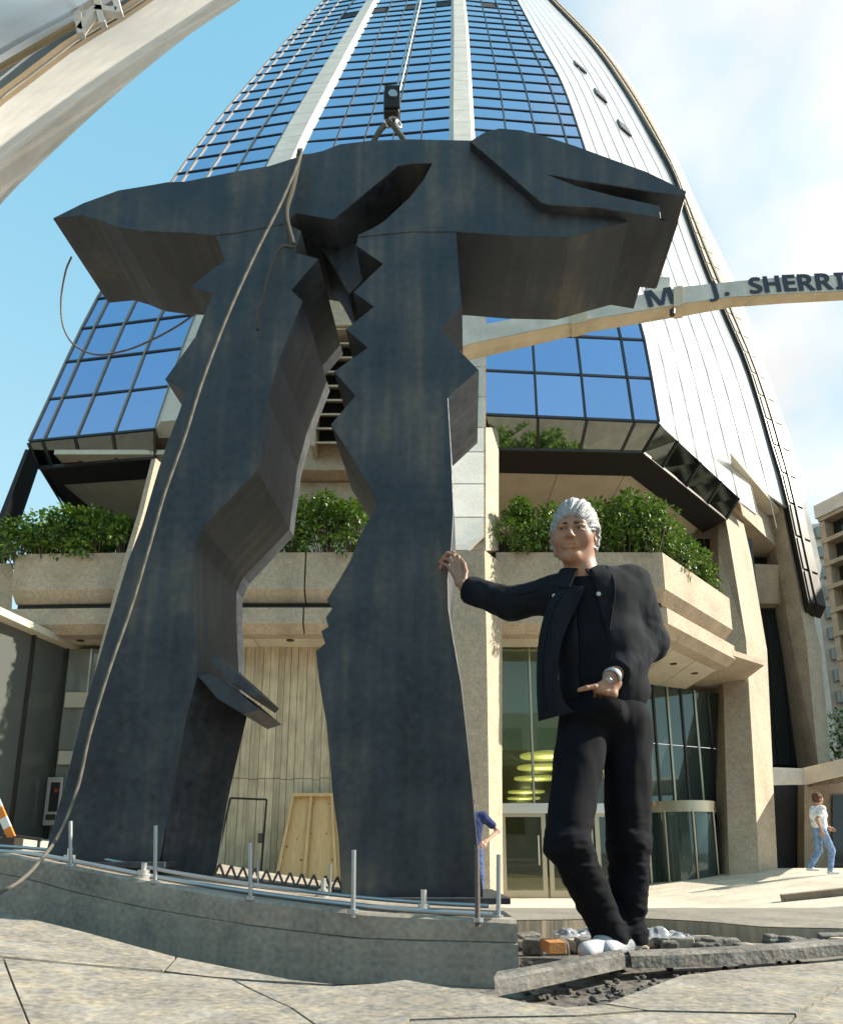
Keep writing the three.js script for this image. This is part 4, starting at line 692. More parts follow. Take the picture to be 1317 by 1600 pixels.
// ---------------------------------------------------------------- crane
{
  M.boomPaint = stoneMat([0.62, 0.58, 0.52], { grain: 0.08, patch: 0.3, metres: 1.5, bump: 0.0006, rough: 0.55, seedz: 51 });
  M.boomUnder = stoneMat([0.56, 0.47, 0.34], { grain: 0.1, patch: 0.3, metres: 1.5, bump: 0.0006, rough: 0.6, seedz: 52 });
  M.letter = plain([0.03, 0.034, 0.055], 0.6);
  const Dq = 10.6;
  const sec = [[690, 527, 548, 570], [740, 511, 533, 553], [893, 481, 501, 517], [914, 477, 497, 512], [1052, 452, 474, 488], [1066, 449, 471, 486], [1143, 441, 461, 472], [1222, 434, 456, 466], [1317, 430, 452, 461], [1500, 427, 450, 459], [1800, 440, 465, 474]].map(([x, t, m, b]) => [x, t - 1, m + 3, b + 8]);
  const b = thing('crane_boom', 'pale telescopic crane boom with dark blue lettering, reaching in from the right', 'crane', [5, 8, -Dq]);
  for (let i = 0; i < sec.length - 1; i++) {
    const collar = i === 2 || i === 4, e = collar ? 0.035 : 0, nm = collar ? 'collar' : 'boom_section';
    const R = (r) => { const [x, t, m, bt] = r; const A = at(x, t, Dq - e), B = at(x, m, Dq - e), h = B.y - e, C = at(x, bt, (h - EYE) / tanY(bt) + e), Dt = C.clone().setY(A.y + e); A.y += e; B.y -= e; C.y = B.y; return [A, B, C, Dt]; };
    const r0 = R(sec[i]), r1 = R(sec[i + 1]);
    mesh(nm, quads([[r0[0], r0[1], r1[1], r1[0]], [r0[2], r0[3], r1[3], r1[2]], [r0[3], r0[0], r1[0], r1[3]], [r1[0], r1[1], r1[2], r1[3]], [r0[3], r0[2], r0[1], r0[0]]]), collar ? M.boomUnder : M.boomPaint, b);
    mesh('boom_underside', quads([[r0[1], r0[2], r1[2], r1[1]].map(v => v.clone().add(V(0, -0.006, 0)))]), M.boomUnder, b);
  }
  // sheave bracket under the boom and the pale block behind it
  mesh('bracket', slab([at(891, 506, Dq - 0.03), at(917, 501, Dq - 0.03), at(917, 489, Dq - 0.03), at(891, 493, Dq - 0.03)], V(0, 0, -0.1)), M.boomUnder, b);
  mesh('pin', rod(at(1050, 492, Dq - 0.02), at(1050, 484, Dq - 0.02), 0.05, 10), M.bronze, b);
  mesh('head_block', slab([at(1012, 457, Dq + 0.3), at(1046, 452, Dq + 0.3), at(1046, 433, Dq + 0.3), at(1014, 432, Dq + 0.3)], V(0, 0, -0.3)), M.boomPaint, b);
  const font = await new FontLoader().loadAsync('fonts/droid/droid_sans_bold.typeface.json');
  for (const [ch, px, sc2] of [['M', 1034, 1.25], ['J', 1115, 1.05], ['.', 1136, 1.0], ['S', 1182, 1], ['H', 1208, 1], ['E', 1235, 1], ['R', 1261, 1], ['R', 1289, 1], ['I', 1314, 1], ['N', 1340, 1]]) {
    let i = 0; while (i < sec.length - 2 && px > sec[i + 1][0]) i++; const A = sec[i], B = sec[i + 1], f = (px - A[0]) / (B[0] - A[0]);
    const yt = lerp(A[1], B[1], f), ym = lerp(A[2], B[2], f), a = at(px, lerp(yt, ym, 0.86), Dq - 0.012), t = at(px, lerp(yt, ym, 0.16), Dq - 0.012);
    const d0 = at(A[0], A[2], Dq), d1 = at(B[0], B[2], Dq), ang = Math.atan2(d1.y - d0.y, d1.x - d0.x), sz = (t.y - a.y) / 0.72;
    const g = new TextGeometry(ch, { font, size: sz * 0.72 / 0.714, depth: 0.008, curveSegments: 4 }); g.computeBoundingBox(); const bb = g.boundingBox; g.translate(-(bb.min.x + bb.max.x) / 2, 0, 0); g.scale(1.15 * sc2, 1, 1); g.rotateZ(ang); g.translate(a.x, a.y, a.z - 0.0);
    mesh('letter', uvw(g), M.letter, b);
  }
}
// hook block and slings over the sculpture
{
  const D = 3.42, h = thing('hook_block', 'black crane hook block hanging over the sculpture on a steel cable', 'hook block', at(610, 190, D).toArray());
  const a = at(601, 180, D), c = at(627, 146, D);
  mesh('cheek_plate', [box(a.x, a.y, -D - 0.05, c.x - 0.006, c.y, -D - 0.035, 0.004), box(a.x, a.y, -D + 0.035, c.x - 0.006, c.y, -D + 0.05, 0.004)], M.louvre, h);
  mesh('weight', box(a.x - 0.006, a.y - 0.012, -D - 0.034, c.x - 0.012, c.y - 0.012, -D + 0.034, 0.008), M.bronze, h);
  mesh('sheave', rod(V((a.x + c.x) / 2, (a.y + c.y) / 2 + 0.01, -D - 0.06), V((a.x + c.x) / 2, (a.y + c.y) / 2 + 0.01, -D + 0.06), 0.028, 16), M.steel, h);
  mesh('hook', [new THREE.TorusGeometry(0.028, 0.009, 8, 18, 4.4).rotateZ(-1.2).translate((a.x + c.x) / 2, a.y - 0.045, -D), rod(V((a.x + c.x) / 2, a.y, -D), V((a.x + c.x) / 2, a.y - 0.02, -D), 0.012)], M.steel, h);
  for (const s of [-1, 1]) mesh('shackle', [new THREE.TorusGeometry(0.022, 0.007, 8, 16).rotateY(0.7).translate((a.x + c.x) / 2 + s * 0.035, a.y - 0.07, -D)], M.alu, h);
  mesh('cable', [rod(at(618, 146, D), at(660, -30, D + 0.02), 0.006, 6), rod(at(623, 146, D), at(664, -30, D + 0.02), 0.006, 6)], M.steel, h);
  const mk = (px, py, label) => tag(mesh('lifting_sling', tube([at(608, 190, D), at((608 + px) / 2 - 1, 203, D), at(px, py + 8, D + 0.02)], 0.017, 16, 8), M.rope), label, 'sling', 'lifting slings');
  mk(583, 215, 'left lifting sling from the hook down to the sculpture'); mk(634, 215, 'right lifting sling from the hook down to the sculpture');
}
// ---------------------------------------------------------------- the neighbouring tower at the top left
{
  const b = thing('neighbour_tower', 'white curved corner of a neighbouring tower at the upper left', 'building', [-34, 0, -42]);
  const c0 = smooth([[361, 0], [301, 40], [225, 100], [150, 165], [75, 235], [0, 311], [-130, 500], [-290, 900], [-350, 1330]]), c1 = smooth([[326, 0], [281, 33], [200, 92], [125, 150], [50, 210], [0, 258], [-160, 450], [-330, 900], [-400, 1330]]), c2 = smooth([[218, 0], [185, 22], [125, 57], [55, 110], [0, 152], [-240, 400], [-420, 900], [-500, 1330]]), c3 = smooth([[60, -60], [0, -20], [-160, 60], [-300, 180], [-600, 500], [-700, 900], [-800, 1330]]);
  const rows = []; for (let y = -90; y < 1330; y += (y < 340 ? 26 : 120)) rows.push(y); rows.push(1330);
  const P = (c, y, D) => { const p = at(c(y), y, D); return p; };
  const band = (name, ca, Da, cb, Db, mat, gap = 0) => { { const n = rows.length - 1, st = o => sheet(n, 3, (u, v) => { const y = rows[Math.round(u * n)]; return P(ca, y, Da).lerp(P(cb, y, Db), v).add(o); }); mesh(name, [st(V(0, 0, 0)), st(V(-0.4, 0, -0.6))], mat, b); } };
  M.whiteWall = stoneMat([0.82, 0.80, 0.76], { grain: 0.05, patch: 0.14, metres: 5, bump: 0.001, seedz: 61 });
  band('corner_pier', c1, 42, c2, 32, M.whiteWall);
  band('pier_side', c1, 42.04, c0, 43.3, M.whiteWall);
  const inner = f => y => lerp(c2(y), c3(y), f);
  band('ledge', inner(0.0), 31.8, inner(0.05), 31.4, M.gold);
  band('glazing', inner(0.055), 32.4, inner(1), 26, M.paleGlass = new THREE.MeshPhysicalMaterial({ color: col(0.62, 0.70, 0.78), metalness: 0.1, roughness: 0.35 }), 0);
  // braced frame that shows against the glazing
  const q = (x, y) => at(x, y, 30.4), br = [];
  for (const [x0, y0, x1, y1] of [[112, -30, 128, 56], [176, -20, 188, 24], [122, 10, 152, -2], [152, -2, 162, 40], [126, 50, 150, 16], [150, 16, 184, 20]]) br.push(bar(q(x0, y0), q(x1, y1), 0.36, 0.36));
  mesh('braced_frame', br, M.whiteWall, b);
  mesh('ledge_line', bar(q(-20, 118), q(118, 38), 0.22, 0.22), M.gold, b);
}
// ---------------------------------------------------------------- blocks down the side street
{
  const b = thing('office_block', 'brown office block with projecting floor ledges at the far right edge', 'building', [26, 0, -38]);
  const A = at(1284, 806, 40), Bp = V(33, 0, -24), top = A.y; A.y = 0; const d = Bp.clone().sub(A).setY(0).normalize(), n = V(d.z, 0, -d.x); if (n.x > 0) n.negate();
  const L = 20, W2 = (s, o, y) => A.clone().addScaledVector(d, s).addScaledVector(n, o).setY(y);
  const pb = (name, s0, s1, o0, o1, y0, y1, m) => mesh(name, hexa([W2(s0, o1, y0), W2(s1, o1, y0), W2(s1, o1, y1), W2(s0, o1, y1)], [W2(s0, o0, y0), W2(s1, o0, y0), W2(s1, o0, y1), W2(s0, o0, y1)]), m, b);
  pb('wall', 0, L, -12, -0.4, -1, top - 0.2, M.darkGlass);
  for (let i = 0; i < 14; i++) pb('floor_ledge', 0, L, -0.4, 0.5, top - 0.55 - i * 1.55, top - 0.28 - i * 1.55, M.stone);
  pb('parapet', -0.1, L, -12, 0.6, top - 0.3, top + 0.6, M.stonePale);
  for (let i = 0; i < 9; i++) pb('fin', i * 2.4, i * 2.4 + 0.35, -0.4, 0.42, -1, top - 0.6, M.stone);
  const c = thing('pale_block', 'pale sunlit office block beyond the tower corner, far right', 'building', [29, 0, -52]);
  const p0 = at(1262, 820, 52), p1 = at(1312, 812, 50);
  mesh('wall', hexa([V(p0.x, -1, -52), V(p1.x + 4, -1, -50), V(p1.x + 4, p0.y, -50), V(p0.x, p0.y, -52)], [V(p0.x, -1, -60), V(p1.x + 4, -1, -60), V(p1.x + 4, p0.y, -60), V(p0.x, p0.y, -60)]), M.stonePale, c);
  for (let j = 0; j < 14; j++) for (let i = 0; i < 5; i++) { const x = p0.x + 0.3 + i * 1.15, y = p0.y - 1.4 - j * 1.75; mesh('window', box(x, y, -52.3, x + 0.7, y + 0.95, -51.4 + 0.08 * i), M.greyPane, c); }
}
// ---------------------------------------------------------------- things standing on the plaza
{
  const ply = (() => { const f = (u, v) => { const g = fbm(u * 3, v * 26 + 2 * fbm(u * 3, v * 3, 3, 2), 4, 3); let k = 0; for (const [x, y, r] of [[.2, .3, .03], [.7, .15, .025], [.45, .6, .03], [.8, .75, .028], [.25, .85, .03], [.6, .42, .02]]) { const d = Math.hypot(u - x, (v - y)); k = Math.max(k, 1 - ss(r * 0.5, r, d)); } return [g, k]; }; return new THREE.MeshStandardMaterial({ map: tex(512, (u, v) => { const [g, k] = f(v, u); const a = 1 + 0.3 * g; return S3(mixc([0.56 * a, 0.37 * a, 0.17 * a], [0.22, 0.11, 0.05], k)); }, true, 1.1), roughness: 0.75 }); })();
  const D = 14.3, g0 = ground(-2.4, D), X = px => (px - CX) / FOC * D / denY(1310);
  const c = thing('plywood_panel', 'large plywood crate side with pale studs leaning on the wall between the legs', 'panel', [X(480), g0, -D]);
  const T = (px, f, o) => V(lerp(px[0], px[1], f), g0 + f * 2.08, -D - 0.62 * f + o);
  const xl = [X(430), X(447)], xr = [X(548), X(524)];
  const mid = f2 => [lerp(xl[0], xr[0], f2), lerp(xl[1], xr[1], f2)];
  const plank = (name, a, bb, f0, f1, o0, o1, m) => mesh(name, hexa([T(a, f0, o1), T(bb, f0, o1), T(bb, f1, o1), T(a, f1, o1)], [T(a, f0, o0), T(bb, f0, o0), T(bb, f1, o0), T(a, f1, o0)]), m, c);
  plank('sheet', xl, mid(0.44), 0, 1, -0.02, 0, ply); plank('sheet', mid(0.445), xr, 0, 1, -0.02, 0, ply);
  for (const f of [0, 0.40, 0.86, 1.2]) plank('stud', mid(f * 0.95), mid(f * 0.95 + 0.045), 0, 0.985, 0.001, 0.12, ply);
  plank('rail', xl, xr, 0.986, 1.02, -0.015, 0.13, ply);
  // thin black frame
  const e = thing('metal_frame', 'thin black metal frame standing before the wall, left of the plywood', 'frame', [X(376), g0, -D]);
  const fx0 = X(338), fx1 = X(414), gy = ground(fx0, D), ty = hAt(1247, D);
  mesh('post', rod(V(fx0, gy, -D), V(fx0 + 0.25, ty, -D), 0.022), M.louvre, e); mesh('post', rod(V(fx1 - 0.05, gy - 0.1, -D), V(fx1, ty - 0.03, -D), 0.022), M.louvre, e); mesh('top_bar', rod(V(fx0 + 0.25, ty, -D), V(fx1, ty - 0.03, -D), 0.022), M.louvre, e); mesh('foot_bar', rod(V(fx0, gy + 0.05, -D), V(fx1 - 0.05, gy - 0.03, -D), 0.022), M.louvre, e); mesh('post', rod(V(fx0 - 0.25, gy, -D + 0.1), V(fx0 + 0.05, ty - 0.2, -D - 0.3), 0.018), M.louvre, e);
  mesh('lock', box(fx1 - 0.14, gy + 0.6, -D - 0.03, fx1 - 0.04, gy + 0.8, -D + 0.03), M.bronze, e);
  // striped barrier board
  const st = thing('barrier_board', 'orange and white striped barrier board leaning at the left edge', 'barrier', at(8, 1310, 9).toArray());
  for (let i = 0; i < 5; i++) { const a = at(lerp(-14, 19, i / 5), lerp(1232, 1309, i / 5), 9), b2 = at(lerp(-14, 19, (i + 1) / 5), lerp(1232, 1309, (i + 1) / 5), 9); mesh('stripe', bar(a, b2, 0.10, 0.03, V(0, 0, 1)), i % 2 ? plain([0.75, 0.72, 0.68], 0.6) : plain([0.75, 0.22, 0.03], 0.6), st); }
  const fp = at(19, 1309, 9); mesh('foot', box(fp.x - 0.2, ground(fp.x, 9), -9.1, fp.x + 0.1, fp.y, -8.9), M.bronze, st);
  const rl = thing('rail', 'low dark rail before the left entrance', 'rail', at(40, 1315, 11).toArray());
  mesh('bar', rod(at(5, 1304, 11), at(66, 1312, 11), 0.025), M.louvre, rl); for (const x of [8, 62]) { const t = at(x, 1304 + (x - 5) / 61 * 8, 11); mesh('post', rod(V(t.x, ground(t.x, 11), -11), t, 0.025), M.louvre, rl); }
  // timber kerb on the plaza at the right
  const k0 = onG(1222, 1409), k1 = onG(1420, 1388); const kd = V(0, 0.11, 0);
  const kb = thing('timber_baulk', 'long brown timber baulk lying on the plaza at the right', 'baulk', k0.toArray());
  mesh('beam', bar(k0.clone().addScaledVector(kd, 0.5), k1.clone().addScaledVector(kd, 0.5), 0.2, 0.12), stoneMat([0.20, 0.155, 0.11], { grain: 0.3, patch: 0.3, metres: 0.6, seedz: 71 }), kb);
}
// ---------------------------------------------------------------- the dug trench at the right
{
  M.slabEdge = stoneMat([0.135, 0.128, 0.118], { grain: 0.45, patch: 0.6, metres: 0.6, cells: 22, bump: 0.008, seedz: 73 });
  // kerb strip in two lengths
  const strip = (label, top, h, dz) => { const pts = top.map(([x, y, Hh]) => at(x, y, (Hh - EYE) / tanY(y))); const t = thing('kerb_stone', label, 'kerb', pts[0].toArray(), 'lengths of broken kerb in the trench'); const q = []; const n = pts.length; for (let i = 0; i < n - 1; i++) { const A = pts[i], B = pts[i + 1], r = p => [p.clone().add(V(0, -0.008, 0.01)), p.clone().add(V(0, 0, -0.004)), p.clone().add(V(0.02, 0, -dz)), p.clone().add(V(0.02, -h, -dz)), p.clone().add(V(0, -h, 0.015))]; const a = r(A), b = r(B); for (let k = 0; k < 5; k++) { const l = (k + 1) % 5; q.push([a[k], b[k], b[l], a[l]]); } if (i === 0) q.push(a); if (i === n - 2) q.push(b.slice().reverse()); } mesh('stone', quads(q), M.slabEdge, t); };
  strip('long dark kerb strip in the trench, running right from the shoes', [[984, 1490, 0.0], [1060, 1488, 0.0], [1147, 1484, 0.0], [1240, 1478, 0.0], [1317, 1472, 0.005], [1450, 1460, 0.01]], 0.05, 0.10);
  strip('slanting broken kerb length left of the shoes', [[772, 1527, 0.01], [830, 1517, 0.012], [900, 1503, 0.015], [974, 1489, 0.012]], 0.05, 0.10);
  const cb = (name, label, cat, p, w, h, d, ry, m, gr) => { const t = thing(name, label, cat, p, gr, 0); const g = new RoundedBoxGeometry(w, h, d, 1, Math.min(h, w, d) * 0.08); g.rotateY(ry); g.translate(p[0], p[1] + h / 2, p[2]); mesh('block', uvw(g), m, t); };
  const bp = at(864, 1488, 2.55); cb('orange_brick', 'single orange brick lying in the trench left of the shoes', 'brick', [bp.x, bp.y, bp.z], 0.064, 0.042, 0.11, 0.12, stoneMat([0.42, 0.18, 0.055], { grain: 0.3, metres: 0.2, seedz: 75 }));
  const kp = at(828, 1470, 3.0); 
  // rough masonry of the opened rim
  const masonry = thing('rubble_wall', 'rough broken masonry exposed under the plaza rim behind the plinth corner', 'rubble', [0.7, -0.1, -3.5]);
  for (let i = 0; i < 34; i++) { const px = lerp(808, 1330, i / 33) + rnd(-6, 6), p = onG(px, 1455 + rnd(-4, 8)); const w = rnd(0.05, 0.12), h = rnd(0.035, 0.075), g = new RoundedBoxGeometry(w, h, 0.09, 2, 0.012); const ps = g.attributes.position; for (let k = 0; k < ps.count; k++) { const s = 0.008; ps.setXYZ(k, ps.getX(k) + s * pn.noise(ps.getX(k) * 40, ps.getY(k) * 40, i), ps.getY(k) + s * pn.noise(ps.getY(k) * 40, ps.getZ(k) * 40, i + 9), ps.getZ(k) + s * pn.noise(ps.getZ(k) * 40, ps.getX(k) * 40, i + 5)); } g.computeVertexNormals(); g.rotateY(rnd(-0.3, 0.3)); g.rotateZ(rnd(-0.08, 0.08)); g.translate(p.x, p.y - 0.045 - rnd(0, 0.02), p.z - 0.02); mesh('stone', uvw(g), rnd() < 0.2 ? M.stone : M.slabEdge, masonry); }
  // torn plastic sheet, crumpled
  const foil = (label, px, py, D, w, d, h, sd) => { const c = at(px, py, D); const t = thing('plastic_sheet', label, 'plastic sheet', c.toArray(), 'scraps of plastic in the trench'); const g = sheet(44, 30, (u, v) => { const x = (u - 0.5) * w, z = (v - 0.5) * d, e = Math.min(u, 1 - u, v, 1 - v) * 4; return V(c.x + x + 0.02 * pn.noise(u * 6, v * 6, sd), c.y + Math.abs(fbm(u * 2.2, v * 2.2, sd, 3)) * h * 1.6 * Math.min(1, e + 0.2) + 0.004, c.z + z + 0.02 * pn.noise(u * 6, v * 6, sd + 4)); }); mesh('sheet', g, M.foil ??= new THREE.MeshPhysicalMaterial({ color: col(0.26, 0.27, 0.29), roughness: 0.3, metalness: 0.1, side: THREE.DoubleSide }), t); };
  foil('crumpled pale plastic sheet under the rim, right of the legs', 1030, 1462, 2.95, 0.22, 0.25, 0.055, 3);
  foil('crumpled plastic scrap under the rim, left of the legs', 905, 1462, 2.95, 0.18, 0.2, 0.04, 8);
  // loose stones and clods
  const st = []; for (let i = 0; i < 260; i++) { const px = rnd(770, 1330), py = rnd(1470, 1560); const p = onG(px, py); const r = rnd(0.004, 0.016); const g = new THREE.IcosahedronGeometry(r, 1); const ps = g.attributes.position; for (let k = 0; k < ps.count; k++) { const n = 1 + 0.5 * pn.noise(ps.getX(k) / r * 1.3 + i, ps.getY(k) / r * 1.3, ps.getZ(k) / r * 1.3); ps.setXYZ(k, ps.getX(k) * n, ps.getY(k) * n * 0.7, ps.getZ(k) * n); } g.computeVertexNormals(); g.translate(p.x, p.y - 0.075, p.z); st.push(g); }
  tag(mesh('loose_rubble', st, M.slabEdge), 'small stones and clods strewn over the trench floor', 'rubble', null, 'stuff');
}
// ---------------------------------------------------------------- people
// naive surface nets over a signed distance function
function nets(f, lo, hi, cell) {
  const nx = Math.ceil((hi.x - lo.x) / cell) + 2, ny = Math.ceil((hi.y - lo.y) / cell) + 2, nz = Math.ceil((hi.z - lo.z) / cell) + 2, S = nx * ny;
  const F = new Float32Array(nx * ny * nz);
  for (let k = 0; k < nz; k++) for (let j = 0; j < ny; j++) {                       // skips ahead where the surface is far away
    let i = 0; while (i < nx) { const d = f(lo.x + i * cell, lo.y + j * cell, lo.z + k * cell); const n = Math.max(1, Math.min(nx - i, Math.floor((Math.abs(d) - 0.03) / cell * 0.6))); for (let s = 0; s < n; s++) F[k * S + j * nx + i + s] = d; i += n; }
  }
  const id = new Int32Array(nx * ny * nz).fill(-1), P = [], idx = [];
  const corner = [0, 1, nx, nx + 1, S, S + 1, S + nx, S + nx + 1], E = [[0, 1], [2, 3], [4, 5], [6, 7], [0, 2], [1, 3], [4, 6], [5, 7], [0, 4], [1, 5], [2, 6], [3, 7]];
  for (let k = 0; k < nz - 1; k++) for (let j = 0; j < ny - 1; j++) for (let i = 0; i < nx - 1; i++) {
    const o = k * S + j * nx + i; let m = 0; for (let c = 0; c < 8; c++) if (F[o + corner[c]] < 0) m |= 1 << c; if (m === 0 || m === 255) continue;
    let x = 0, y = 0, z = 0, n = 0; for (const [a, b] of E) { const fa = F[o + corner[a]], fb = F[o + corner[b]]; if ((fa < 0) === (fb < 0)) continue; const t = fa / (fa - fb); const ax = a & 1, ay = a >> 1 & 1, az = a >> 2; x += ax + ((b & 1) - ax) * t; y += ay + ((b >> 1 & 1) - ay) * t; z += az + ((b >> 2) - az) * t; n++; }
    id[o] = P.length / 3; P.push(lo.x + (i + x / n) * cell, lo.y + (j + y / n) * cell, lo.z + (k + z / n) * cell);
  }
  const quad = (a, b, c, d, flip) => { if (a < 0 || b < 0 || c < 0 || d < 0) return; flip ? idx.push(a, c, b, a, d, c) : idx.push(a, b, c, a, c, d); };
  for (let k = 1; k < nz - 1; k++) for (let j = 1; j < ny - 1; j++) for (let i = 1; i < nx - 1; i++) {
    const o = k * S + j * nx + i, s = F[o] < 0;
    if (s !== F[o + 1] < 0) quad(id[o], id[o - nx], id[o - nx - S], id[o - S], s === false);
    if (s !== F[o + nx] < 0) quad(id[o], id[o - S], id[o - S - 1], id[o - 1], s === false);
    if (s !== F[o + S] < 0) quad(id[o], id[o - 1], id[o - 1 - nx], id[o - nx], s === false);
  }
  const g = new THREE.BufferGeometry(); g.setAttribute('position', new THREE.Float32BufferAttribute(P, 3)); g.setIndex(idx);
  const N = new Float32Array(P.length), e = cell * 0.5; let dot = 0;
  for (let i = 0; i < P.length; i += 3) { const [x, y, z] = [P[i], P[i + 1], P[i + 2]]; let a = f(x + e, y, z) - f(x - e, y, z), b = f(x, y + e, z) - f(x, y - e, z), c = f(x, y, z + e) - f(x, y, z - e); const l = Math.hypot(a, b, c) || 1; N[i] = a / l; N[i + 1] = b / l; N[i + 2] = c / l; }
  g.setAttribute('normal', new THREE.BufferAttribute(N, 3));
  for (let t = 0; t < Math.min(idx.length, 3000); t += 3) { const A = V(...P.slice(idx[t] * 3, idx[t] * 3 + 3)), B = V(...P.slice(idx[t + 1] * 3, idx[t + 1] * 3 + 3)), C = V(...P.slice(idx[t + 2] * 3, idx[t + 2] * 3 + 3)); dot += B.sub(A).cross(C.sub(A)).dot(V(N[idx[t] * 3], N[idx[t] * 3 + 1], N[idx[t] * 3 + 2])); }
  if (dot < 0) { for (let t = 0; t < idx.length; t += 3) [idx[t + 1], idx[t + 2]] = [idx[t + 2], idx[t + 1]]; g.setIndex(idx); }
  const uv = new Float32Array(P.length / 3 * 2); for (let i = 0; i < P.length / 3; i++) { uv[i * 2] = P[i * 3] + P[i * 3 + 2] * 0.7; uv[i * 2 + 1] = P[i * 3 + 1]; } g.setAttribute('uv', new THREE.BufferAttribute(uv, 2));
  return g;
}
const smin = (a, b, k) => { const h = Math.max(k - Math.abs(a - b), 0) / k; return Math.min(a, b) - h * h * k * 0.25; };
const smax = (a, b, k) => -smin(-a, -b, k);
function cap(a, b, ra, rb = ra) { const dx = b.x - a.x, dy = b.y - a.y, dz = b.z - a.z, L = dx * dx + dy * dy + dz * dz; return (x, y, z) => { const px = x - a.x, py = y - a.y, pz = z - a.z; const t = Math.min(1, Math.max(0, (px * dx + py * dy + pz * dz) / L)); return Math.hypot(px - dx * t, py - dy * t, pz - dz * t) - (ra + (rb - ra) * t); }; }
function ell(c, r, m) { // ellipsoid, m: optional rotation whose rows take world to local
  return (x, y, z) => { let px = x - c.x, py = y - c.y, pz = z - c.z; if (m) { const q = V(px, py, pz).applyMatrix4(m); px = q.x; py = q.y; pz = q.z; } const k0 = Math.hypot(px / r.x, py / r.y, pz / r.z), k1 = Math.hypot(px / (r.x * r.x), py / (r.y * r.y), pz / (r.z * r.z)); return k1 < 1e-9 ? -Math.min(r.x, r.y, r.z) : k0 * (k0 - 1) / k1; };
}
const joinK = (list, k) => (x, y, z) => { let d = list[0](x, y, z); for (let i = 1; i < list.length; i++) d = smin(d, list[i](x, y, z), k); return d; };
const bounds = (pts, pad) => { const b = new THREE.Box3().setFromPoints(pts); return [b.min.subScalar(pad), b.max.addScalar(pad)]; };
function frameOf(pos, yaw, pitch, roll) { const m = new THREE.Matrix4().makeRotationFromEuler(new THREE.Euler(pitch, yaw, roll, 'ZYX')); m.setPosition(pos); return m; }
// head in its own frame: y up, z out of the face, x towards the wearer's left
function headGeo(m, s, cell, neckTo) {
  const B = (x, y, z) => V(x, y, z);
  const nk = neckTo.clone().applyMatrix4(m.clone().invert()).divideScalar(s);
  const pos = [[ell(B(0, 0.022, -0.012), B(0.076, 0.098, 0.096)), 0], [cap(B(0, -0.03, 0.022), B(0, -0.088, 0.052), 0.058, 0.028), 0.05], [ell(B(0.036, -0.028, 0.048), B(0.034, 0.034, 0.032)), 0.03], [ell(B(-0.036, -0.028, 0.048), B(0.034, 0.034, 0.032)), 0.03], [cap(B(-0.046, -0.062, 0.0), B(-0.018, -0.098, 0.05), 0.022, 0.018), 0.03], [cap(B(0.046, -0.062, 0.0), B(0.018, -0.098, 0.05), 0.022, 0.018), 0.03], [cap(B(-0.036, 0.024, 0.072), B(0.036, 0.024, 0.072), 0.012), 0.02], [ell(B(0, -0.100, 0.062), B(0.022, 0.016, 0.018)), 0.02],
    [cap(B(0, 0.016, 0.084), B(0, -0.026, 0.106), 0.0085, 0.0125), 0.014], [ell(B(0.0125, -0.032, 0.094), B(0.009, 0.008, 0.012)), 0.008], [ell(B(-0.0125, -0.032, 0.094), B(0.009, 0.008, 0.012)), 0.008], [ell(B(0, -0.055, 0.078), B(0.030, 0.018, 0.014)), 0.02], [cap(B(0, 0.0, -0.03), nk, 0.055, 0.066), 0.03]];
  const cut = [[ell(B(0.032, 0.004, 0.098), B(0.019, 0.014, 0.024)), 0.016], [ell(B(-0.032, 0.004, 0.098), B(0.019, 0.014, 0.024)), 0.016]];
  const add2 = [[cap(B(-0.019, -0.0585, 0.087), B(0.019, -0.0585, 0.087), 0.0048), 0.006], [cap(B(-0.016, -0.0685, 0.086), B(0.016, -0.0685, 0.086), 0.0056), 0.006], [ell(B(0.032, 0.0115, 0.079), B(0.018, 0.0070, 0.0125)), 0.006], [ell(B(-0.032, 0.0115, 0.079), B(0.018, 0.0070, 0.0125)), 0.006], [ell(B(0.032, -0.0055, 0.077), B(0.016, 0.006, 0.0115)), 0.008], [ell(B(-0.032, -0.0055, 0.077), B(0.016, 0.006, 0.0115)), 0.008],
    [ell(B(0.080, -0.006, -0.012), B(0.009, 0.031, 0.019)), 0.008], [ell(B(-0.080, -0.006, -0.012), B(0.009, 0.031, 0.019)), 0.008], [cap(B(-0.030, 0.012 + 0.012, 0.0), B(-0.03, 0.02, 0.0), 0.01), 0.01]];
  const cut2 = [[cap(B(-0.026, -0.0640, 0.094), B(0, -0.0630, 0.0975), 0.0050), 0.003], [cap(B(0.026, -0.0640, 0.094), B(0, -0.0630, 0.0975), 0.0050), 0.003], [ell(B(0.086, -0.004, -0.006), B(0.006, 0.02, 0.010)), 0.005], [ell(B(-0.086, -0.004, -0.006), B(0.006, 0.02, 0.010)), 0.005], [cap(B(0.026, -0.034, 0.098), B(0.036, -0.058, 0.086), 0.003), 0.01], [cap(B(-0.026, -0.034, 0.098), B(-0.036, -0.058, 0.086), 0.003), 0.01]];
  const f = (x, y, z) => { let d = 1e9; for (const [g, k] of pos) d = k ? smin(d, g(x, y, z), k) : g(x, y, z); for (const [g, k] of cut) d = smax(d, -g(x, y, z), k); for (const [g, k] of add2) d = smin(d, g(x, y, z), k); for (const [g, k] of cut2) d = smax(d, -g(x, y, z), k); return d; };
  const lo = V(-0.11, Math.min(-0.16, nk.y - 0.02), Math.min(-0.13, nk.z - 0.07)), hi = V(0.11, 0.14, 0.135); lo.x = Math.min(lo.x, nk.x - 0.08); hi.x = Math.max(hi.x, nk.x + 0.08);
  const g = nets(f, lo, hi, cell); g.scale(s, s, s); g.applyMatrix4(m); return g;
}
